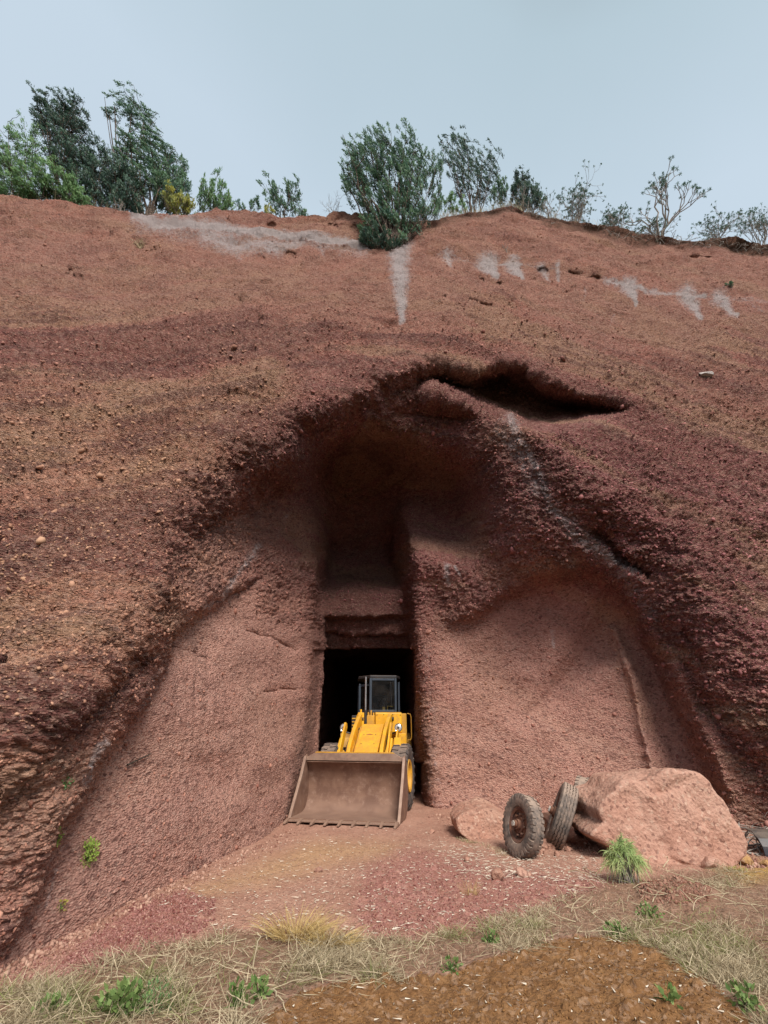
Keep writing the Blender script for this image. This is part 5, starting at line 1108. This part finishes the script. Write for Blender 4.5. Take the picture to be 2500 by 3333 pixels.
pw = (1 - smoothw.reshape(nr + pad, -1)[ii, jj]) * (1 - .75 * upper.reshape(nr + pad, -1)[ii, jj]) * (intun.reshape(nr + pad, -1)[ii, jj] < .5)
dens = fbm(CLP[ii, jj], 1.4, 3, 201) * .5 + .5
sel = rs.rand(len(ii)) < (pw * .9 + .08) * (dens ** 1.5) * 1.5; ii, jj = ii[sel][:NL], jj[sel][:NL]
lp = CLP[ii, jj].astype(float); dcam = np.linalg.norm(lp, axis=1); sz = (0.022 + 0.05 * rs.rand(len(ii)) ** 3.0) * np.clip(dcam / 9, .55, 1.3); sz[rs.rand(len(ii)) < .012] *= 2.0
A2 = {k: att[k].reshape(nr + pad, -1)[ii, jj] for k in ('white', 'ochre', 'purple', 'smoothw', 'humus_shade')}
ml = NT('scoria_lump', .95, .15); n1 = ml.noise(20, 4, .7)
def _lumpcol():
    base = ml.mix(ml.attr('rnd'), (0.24, 0.10, 0.07), (0.47, 0.245, 0.17)); pc = ml.mix(ml.attr('rnd'), (0.15, 0.05, 0.055), (0.36, 0.15, 0.14))
    c = ml.mix(ml.attr('purple'), base, pc); c = ml.mix(ml.math('MULTIPLY', ml.attr('ochre'), .7), c, (0.47, 0.30, 0.17)); c = ml.mix(ml.rng(ml.attr('white'), .3, .8, 0, .7), c, (0.55, 0.46, 0.43)); ml.col(c); ml.bump(n1, .6, .01)
_lumpcol(); A2['rnd'] = rs.rand(len(ii))
lo = lumps('scoria_lumps', lp, None, sz, ml.m, 6, attrs=A2); tag(lo, 'loose scoria lumps sticking out of the quarry face', 'rubble', kind='stuff')

# ------------------------------------------------------------------ ground cover
def sample_poly(poly, n, seed):
    rs = np.random.RandomState(seed); P_ = np.array(poly, float); lo_, hi_ = P_.min(0), P_.max(0); lo_ = np.maximum(lo_, [-250, 2500]); hi_ = np.minimum(hi_, [2750, 3500]); out = np.zeros((0, 2))
    while len(out) < n:
        q = rs.uniform(lo_, hi_, (n * 2, 2)); q = q[polysd(q[:, 0], q[:, 1], poly) > 0]; out = np.concatenate([out, q])
    return out[:n]
# gravel
gm2 = NT('loose_gravel', .95, .15); gm2.col(gm2.mix(gm2.attr('earth'), gm2.mix(gm2.attr('red'), gm2.mix(gm2.attr('rnd'), (0.25, 0.13, 0.09), (0.55, 0.36, 0.26)), gm2.mix(gm2.attr('rnd'), (0.15, 0.045, 0.038), (0.37, 0.19, 0.16))), gm2.mix(gm2.attr('rnd'), (0.13, 0.06, 0.022), (0.27, 0.14, 0.055)))); gm2.bump(gm2.noise(60, 4, .7), .5, .006)
parts_ = [(sample_poly(REDL, 2600, 1), 1, 0, .012, .035), (sample_poly(REDR, 3600, 2), 1, 0, .010, .028), (sample_poly([(0, 3200), (500, 2900), (1400, 2700), (1600, 2740), (2450, 2760), (2500, 2850), (1700, 3050), (700, 3060)], 4500, 3), .3, 0, .008, .026),
          (sample_poly(EARTH, 4500, 4), 0, 1, .006, .022), (sample_poly(RED3, 900, 5), .8, .3, .012, .04), (sample_poly([(0, 3180), (100, 3060), (300, 3010), (420, 3030), (200, 3200)], 1200, 6), .8, 0, .010, .03), (sample_poly([(1750, 2760), (2000, 2800), (2500, 2830), (2500, 2770), (1900, 2740)], 900, 8), .5, 0, .02, .06)]
parts_ += [(sample_poly([(-100, 3230), (300, 3035), (600, 2905), (900, 2775), (985, 2715), (960, 2685), (880, 2730), (600, 2850), (300, 2985), (-100, 3160)], 1500, 21), .35, 0, .012, .06), (sample_poly([(1390, 2660), (1440, 2690), (1800, 2690), (2500, 2690), (2500, 2640), (1440, 2640)], 700, 22), .3, 0, .015, .07)]
PX = np.concatenate([a[0] for a in parts_]); rs = np.random.RandomState(8)
G_ = gpt(PX[:, 0], PX[:, 1]); sz = np.concatenate([a[3] + (a[4] - a[3]) * rs.rand(len(a[0])) ** 2.5 for a in parts_]); rd = np.concatenate([np.full(len(a[0]), a[1], float) for a in parts_]); ea = np.concatenate([np.full(len(a[0]), a[2], float) for a in parts_])
G_[:, 2] += sz * .15; go = lumps('gravel', G_, None, sz, gm2.m, 9, attrs=dict(red=rd, earth=ea, rnd=rs.rand(len(sz)))); tag(go, 'loose red and brown gravel scattered over the quarry floor', 'gravel', kind='stuff')
# pale straw bits, seed husks and chips lying about
def litter(name, poly, n, seed, L, Wd, mat, lab, tone=(.4, 1), cat='litter', up=.12):
    rs = np.random.RandomState(seed); q = sample_poly(poly, n, seed); G = gpt(q[:, 0], q[:, 1], .012); n = len(q)
    a = rs.uniform(0, 2 * np.pi, n); D = np.stack([np.cos(a), np.sin(a), rs.uniform(-.05, up, n)], -1)
    V, F, S, m = ribbons(G - D * 0, D, rs.uniform(L[0], L[1], n) , rs.uniform(Wd[0], Wd[1], n), rs.normal(size=(n, 3)) * .15 * np.array([1, 1, .3]), 2, rs=rs)
    o = mesh_np(name, V, F, mat, smooth=False, sizes=S, attrs=dict(tone=np.repeat(rs.uniform(tone[0], tone[1], n), m), green=np.zeros(n * m))); tag(o, lab, cat, kind='stuff'); return o
PALE = straw_mat('pale_husk', (0.5, 0.40, 0.29), (0.74, 0.66, 0.54), (0, 0, 0))
litter('husks', [(950, 2700), (1350, 2690), (1500, 2760), (1900, 2800), (2050, 2860), (1750, 3000), (1200, 3050), (700, 3040), (500, 2960)], 1500, 11, (.02, .07), (.005, .012), PALE, 'pale husks and chips scattered on the red gravel')
litter('husks', [(1430, 2740), (1700, 2790), (1950, 2800), (1960, 2880), (1500, 2860), (1420, 2800)], 900, 12, (.03, .10), (.004, .011), PALE, 'pale dry bits in front of the old truck wheels')
litter('husks', EARTH, 240, 13, (.02, .06), (.006, .012), PALE, 'few pale husks lying on the brown earth')
# matted dry grass band
def grass_band(poly, n, seed, L, green, name, lab, lay=.6, W_=(.003, .007), mat=STRAW, ylo=None):
    rs = np.random.RandomState(seed); q = sample_poly(poly, n * 3, seed); J_ = np.stack([q[:, 0], q[:, 1] * 2, 0 * q[:, 0]], -1)
    dn = fbm(J_, 170, 4, seed + 1); e_d = polysd(q[:, 0] + 30 * fbm(J_, 60, 2, 3), q[:, 1] + 18 * fbm(J_, 50, 2, 4), EARTH); keep = (rs.rand(len(q)) < sstep(-.08, .25, dn) + .08) & (e_d < 14 * rs.rand(len(q)) ** 2 * 3); q = q[keep][:n]; dn = dn[keep][:n]; n = len(q)
    G = gpt(q[:, 0], q[:, 1], -.005); a = rs.uniform(0, 2 * np.pi, n); up_ = np.where(rs.rand(n) < lay - .12, rs.uniform(.05, .35, n), rs.uniform(.6, 2.0, n))
    D = np.stack([np.cos(a), np.sin(a) * .8, up_], -1); bend = np.stack([rs.normal(size=n) * .22, rs.normal(size=n) * .22, -rs.uniform(0, .5, n) * np.clip(up_, 0, 1)], -1)
    gq = np.clip(fbm(np.stack([q[:, 0], q[:, 1] * 1.5, 0 * q[:, 0] + 9], -1), 120, 3, seed + 7) * 2 + green, 0, 1)
    o = blades_obj(name, G, D, rs.uniform(L[0], L[1], n) * np.where(up_ > .6, .8, 1), rs.uniform(W_[0], W_[1], n), bend, mat, rs.rand(n) ** .8, (rs.rand(n) < gq * .8) * rs.uniform(.5, 1, n)); tag(o, lab, 'grass', kind='stuff'); return o
grass_band([(-250, 3400), (0, 3250), (265, 3190), (400, 3130), (530, 3095), (750, 3035), (940, 3035), (1250, 3065), (1300, 3220), (1000, 3260), (880, 3333), (700, 3500), (-250, 3500)], 11500, 21, (.07, .28), -.25, 'dry_grass', 'matted dry straw and grass along the bottom left', .75)
grass_band([(1200, 3080), (1550, 3045), (1700, 3010), (1850, 2940), (2000, 2890), (2150, 2840), (2500, 2820), (2750, 2830), (2750, 3500), (2450, 3400), (2150, 3130), (1950, 3090), (1700, 3130), (1400, 3210), (1200, 3220)], 16000, 22, (.05, .20), .0, 'dry_grass', 'greenish dry grass along the bottom right', .6)
grass_band([(450, 3080), (1250, 3070), (1600, 3000), (1850, 2930), (1750, 3080), (1250, 3110), (500, 3130)], 2600, 23, (.06, .22), .0, 'dry_grass', 'sparse straw on the edge of the red gravel', .6)
grass_band([(1540, 2745), (1480, 2730), (1530, 2765), (1650, 2790), (1640, 2770)], 500, 24, (.04, .12), .0, 'dry_grass', 'pale straw heap at the foot of the lugged wheel', .6)
# grey twigs / stalks
segs = []; rs = np.random.RandomState(31)
for k in range(120):
    X, Y = sample_poly([(0, 3250), (300, 3150), (800, 3060), (1250, 3080), (1250, 3180), (900, 3300), (0, 3400)], 1, 500 + k)[0] if k < 60 else sample_poly([(1700, 2960), (2100, 2860), (2500, 2840), (2500, 3250), (2200, 3100), (1750, 3060)], 1, 500 + k)[0]
    p = gpt(X, Y, .01); a = rs.uniform(0, 6.28); L = rs.uniform(.1, .42); q = p + np.array([math.cos(a) * L, math.sin(a) * L * .7, rs.uniform(0, .10)]); segs.append((curve(p, q, rs.normal(size=3) * .02 * L / .3, 6, .003, rs), np.linspace(.004, .002, 6)))
for X, Y, X2, Y2 in [(1900, 2830, 1990, 2900), (1850, 2840, 1960, 2880), (1930, 3000, 2010, 2900), (2130, 2960, 2160, 2890), (2000, 2870, 2080, 2960), (2160, 2830, 2165, 2790), (2125, 2850, 2130, 2790), (2200, 2800, 2215, 2830), (820, 3180, 835, 3040), (590, 3170, 600, 3040), (350, 3240, 375, 3100), (600, 3220, 540, 3210), (880, 3260, 930, 3320), (0, 3130, 90, 3060), (130, 2920, 165, 2800)]:
    p, q = gpt(X, Y, .01), gpt(X2, Y2, .01)
    if abs(X - X2) < 40: q = at(X2, Y2, p[1])
    segs.append((curve(p, q, rs.normal(size=3) * .05, 8, .01, rs), np.linspace(.007, .003, 8)))
V, F = tubes_np(segs, 5); tag(mesh_np('dry_twigs', V, F, STRAW, attrs=dict(tone=np.full(len(V), .85), green=np.zeros(len(V)))), 'dead stalks and twigs lying in the dry grass', 'twigs', kind='stuff')
segs = []
for k in range(40):
    p = gpt(rs.uniform(2400, 2520), rs.uniform(2700, 2790), .02); q = p + np.array([rs.uniform(-.5, .7), rs.uniform(-.3, .2), rs.uniform(-.02, .28)]); segs.append((curve(p, q, rs.normal(size=3) * .12, 8, .01, rs), np.linspace(.012, .004, 8)))
V, F = tubes_np(segs, 5); tag(mesh_np('dead_branches', V, F, WOODP), 'tangle of bleached branches right of the huge boulder', 'branches', kind='stuff')

def clump(name, X, Y, n, rad, L, Wd, mat, label, cat, seed, spread=.6, up=1.0, droop=.4, tone=(0, 1), at_=None, lean=(0, 0, 0), nseg=4):
    rs = np.random.RandomState(seed); b0 = np.asarray(at_ if at_ is not None else gpt(X, Y), float); t = empty(name, b0); tag(t, label, cat)
    r = rad * np.sqrt(rs.rand(n)); a = rs.uniform(0, 2 * np.pi, n); P_ = np.stack([r * np.cos(a), r * np.sin(a) * .6, np.zeros(n)], -1)
    D = np.stack([np.cos(a) * spread * (r / rad + .2) + rs.normal(size=n) * .15, np.sin(a) * spread * (r / rad + .2), np.full(n, up)], -1) + np.array(lean); bend = np.stack([np.cos(a) * .25, np.sin(a) * .25, -rs.uniform(.2, 1, n) * droop], -1)
    o = blades_obj('leaves', P_, D, rs.uniform(L[0], L[1], n), rs.uniform(Wd[0], Wd[1], n), bend, mat, rs.uniform(tone[0], tone[1], n), np.zeros(n), nseg, parent=t); o['kind'] = 'stuff'; return t
clump('grass_clump', 960, 3070, 420, .22, (.14, .34), (.003, .006), GOLD, 'golden dry grass clump standing in the straw band, the left of two', 'grass', 51, .8, .9, .5)
clump('grass_clump', 1065, 3085, 300, .18, (.12, .30), (.003, .006), GOLD, 'golden dry grass clump standing in the straw band, the right of two', 'grass', 52, .9, .8, .5, lean=(.25, 0, 0))
clump('grass_clump', 1530, 2925, 60, .10, (.08, .22), (.002, .004), GOLD, 'thin wispy straw tuft alone on the purple gravel', 'grass', 53, .4, 1, .2)
# spiky green plant: arching stems with narrow leaves
def spiky(X, Y, seed):
    rs = np.random.RandomState(seed); b0 = gpt(X, Y); t = empty('spiky_plant', b0); tag(t, 'bright green plant with narrow drooping leaves growing before the huge boulder', 'plant')
    segs = []; BP, BD = [], []
    for k in range(70):
        a = rs.uniform(0, 6.28); rr__ = rs.uniform(0, 1) ** .6; q = np.array([math.cos(a) * .24 * rr__, math.sin(a) * .2 * rr__, .42 - .26 * rr__ ** 2 + rs.normal() * .03]); p = curve(rs.normal(size=3) * .07 * np.array([1, .6, 0]), q, np.array([0, 0, .08]), 6, .006, rs); segs.append((p, np.linspace(.005, .003, 6))); BP.append(q); BD.append(unit(p[-1] - p[-2]))
    V, F = tubes_np(segs, 5); mesh_np('stem', V, F, WOODP, t)
    BP, BD = np.array(BP), np.array(BD); n = len(BP); m = 30; u = rs.rand(n, m); pos = (BP[:, None] - BD[:, None] * (u * .13)[..., None]).reshape(-1, 3); dr = unit(np.repeat(BD, m, 0) * .7 + rs.normal(size=(n * m, 3)) * .6 + np.array([0, 0, .35])); hgt = np.clip(pos[:, 2] / .5, 0, 1)
    V, F, S, k_ = ribbons(pos, dr, rs.uniform(.07, .15, n * m), .007, np.array([0, 0, -.75]) + rs.normal(size=(n * m, 3)) * .12, 4, rs=rs)
    o = mesh_np('leaves', V, F, GREENP, t, smooth=False, sizes=S, attrs=dict(tone=np.repeat(np.clip(1.1 - hgt * .7 + rs.uniform(-.3, .3, n * m), 0, 1), k_))); o['kind'] = 'stuff'
spiky(2045, 2880, 61)
def leafy(name, X, Y, r, h, n, seed, mat, label, at_=None, ls=.05, cat='plant', lw=.6):
    rs = np.random.RandomState(seed); b0 = np.asarray(at_ if at_ is not None else gpt(X, Y), float); t = empty(name, b0); tag(t, label, cat)
    v = rs.normal(size=(n, 3)); v = unit(v) * (rs.rand(n, 1) ** .4); pos = v * np.array([r, r * .7, h]) + np.array([0, 0, h * .45]); pos[:, 2] = np.maximum(pos[:, 2], .005) if at_ is None else pos[:, 2]
    dr = unit(v + rs.normal(size=(n, 3)) * .6 + np.array([0, 0, .5])); V, F = leafcards(pos, dr, rs.uniform(.6, 1.3, n) * ls, ls * lw, rs)
    o = mesh_np('leaves', V, F, mat, t, smooth=False, attrs=dict(tone=np.repeat(rs.rand(n), 4))); o['kind'] = 'stuff'
    segs = [(curve(np.zeros(3), pos[i] * .9, np.zeros(3), 4), [.004, .003, .003, .002]) for i in rs.choice(n, min(16, n))]; V, F = tubes_np(segs, 4); mesh_np('stem', V, F, GREENW, t)
GREENW = leaf_mat('weed_leaf', (0.10, 0.17, 0.045), (0.25, 0.33, 0.11), None)
leafy('weed', 390, 3315, .16, .10, 260, 71, GREENW, 'leafy green weed at the bottom left, the larger left part', ls=.055)
leafy('weed', 500, 3300, .13, .11, 240, 72, BUSHG, 'feathery bright green weed right beside the bottom left leafy weed', ls=.03, lw=.3)
leafy('weed', 160, 3330, .12, .06, 120, 73, GREENW, 'low green weed in the far bottom left straw', ls=.04)
leafy('weed', 770, 3290, .07, .08, 70, 74, GREENW, 'small leafy weed in the straw, left of the brown earth')
leafy('weed', 840, 3275, .06, .07, 50, 75, GREENW, 'smaller leafy weed nearest the edge of the brown earth')
leafy('weed', 1600, 3105, .07, .05, 60, 76, GREENW, 'small pale green weed above the top edge of the brown earth', ls=.035)
leafy('weed', 2015, 3080, .10, .07, 90, 77, GREENW, 'green weed on the upper right edge of the brown earth', ls=.04)
leafy('weed', 1470, 3180, .07, .05, 50, 78, GREENW, 'little green weed in dry grass left of the middle', ls=.035)
leafy('weed', 2440, 3320, .09, .08, 80, 79, GREENW, 'green weed in the bottom right corner grass')
leafy('weed', 2190, 3320, .05, .06, 26, 80, GREENW, 'tiny broad leaved weed growing out of the brown earth', ls=.06)
leafy('weed', 2120, 3000, .13, .06, 110, 81, GREENW, 'patch of green weed in the grass right of the middle', ls=.035)
leafy('moss_cushion', 0, 0, .10, .12, 420, 82, LIME, 'bright green moss cushion on the lower left wall', at_=cliff_pt(275, 2800), ls=.03, cat='moss')
leafy('moss_cushion', 0, 0, .045, .09, 130, 83, LIME, 'small yellow green moss tuft on the left wall above the cushion', at_=cliff_pt(172, 2745), ls=.022, cat='moss')
leafy('moss_cushion', 0, 0, .045, .05, 60, 84, YBUSH, 'yellowish moss tuft near the foot of the left wall', at_=cliff_pt(188, 2962), ls=.024, cat='moss')
leafy('moss_cushion', 0, 0, .06, .09, 60, 85, BUSHG, 'sparse green sprig on the shaded left wall', at_=cliff_pt(200, 2560), ls=.03, cat='moss')
leafy('moss_cushion', 2400, 2845, .14, .03, 90, 86, YBUSH, 'yellow green moss among the ochre stones at the right', ls=.025, cat='moss')
bare('dry_bush', cliff_pt(455, 812).astype(float), 34, 91, 'round straw coloured dry bush clinging to the upper left face', 'plant', stems=9, r0=.012, spread=.9, levels=3, tuft=0, wood=STRAWW, upright=.5)
pr = cliff_pt(1520 * S9, 815 * S9).astype(float); o = rock('stone', pr + np.array([0, -.05, 0]), (.42, .3, .24), 95, M_PALE, sub=4, rough=.1); tag(o, 'pale grey stone stuck in the upper right face', 'stone')
p_, q_ = cliff_pt(272 * S9, 1652 * S9).astype(float), cliff_pt(322 * S9, 1630 * S9).astype(float); V, F = tubes_np([(curve(p_ + [0.02, -.06, 0], q_ + [0.02, -.05, 0], [0, -.01, 0], 5), np.linspace(.012, .007, 5))], 6); tag(mesh_np('stick', V, F, WOODD), 'thin dark stick lying against the smooth left wall', 'stick')
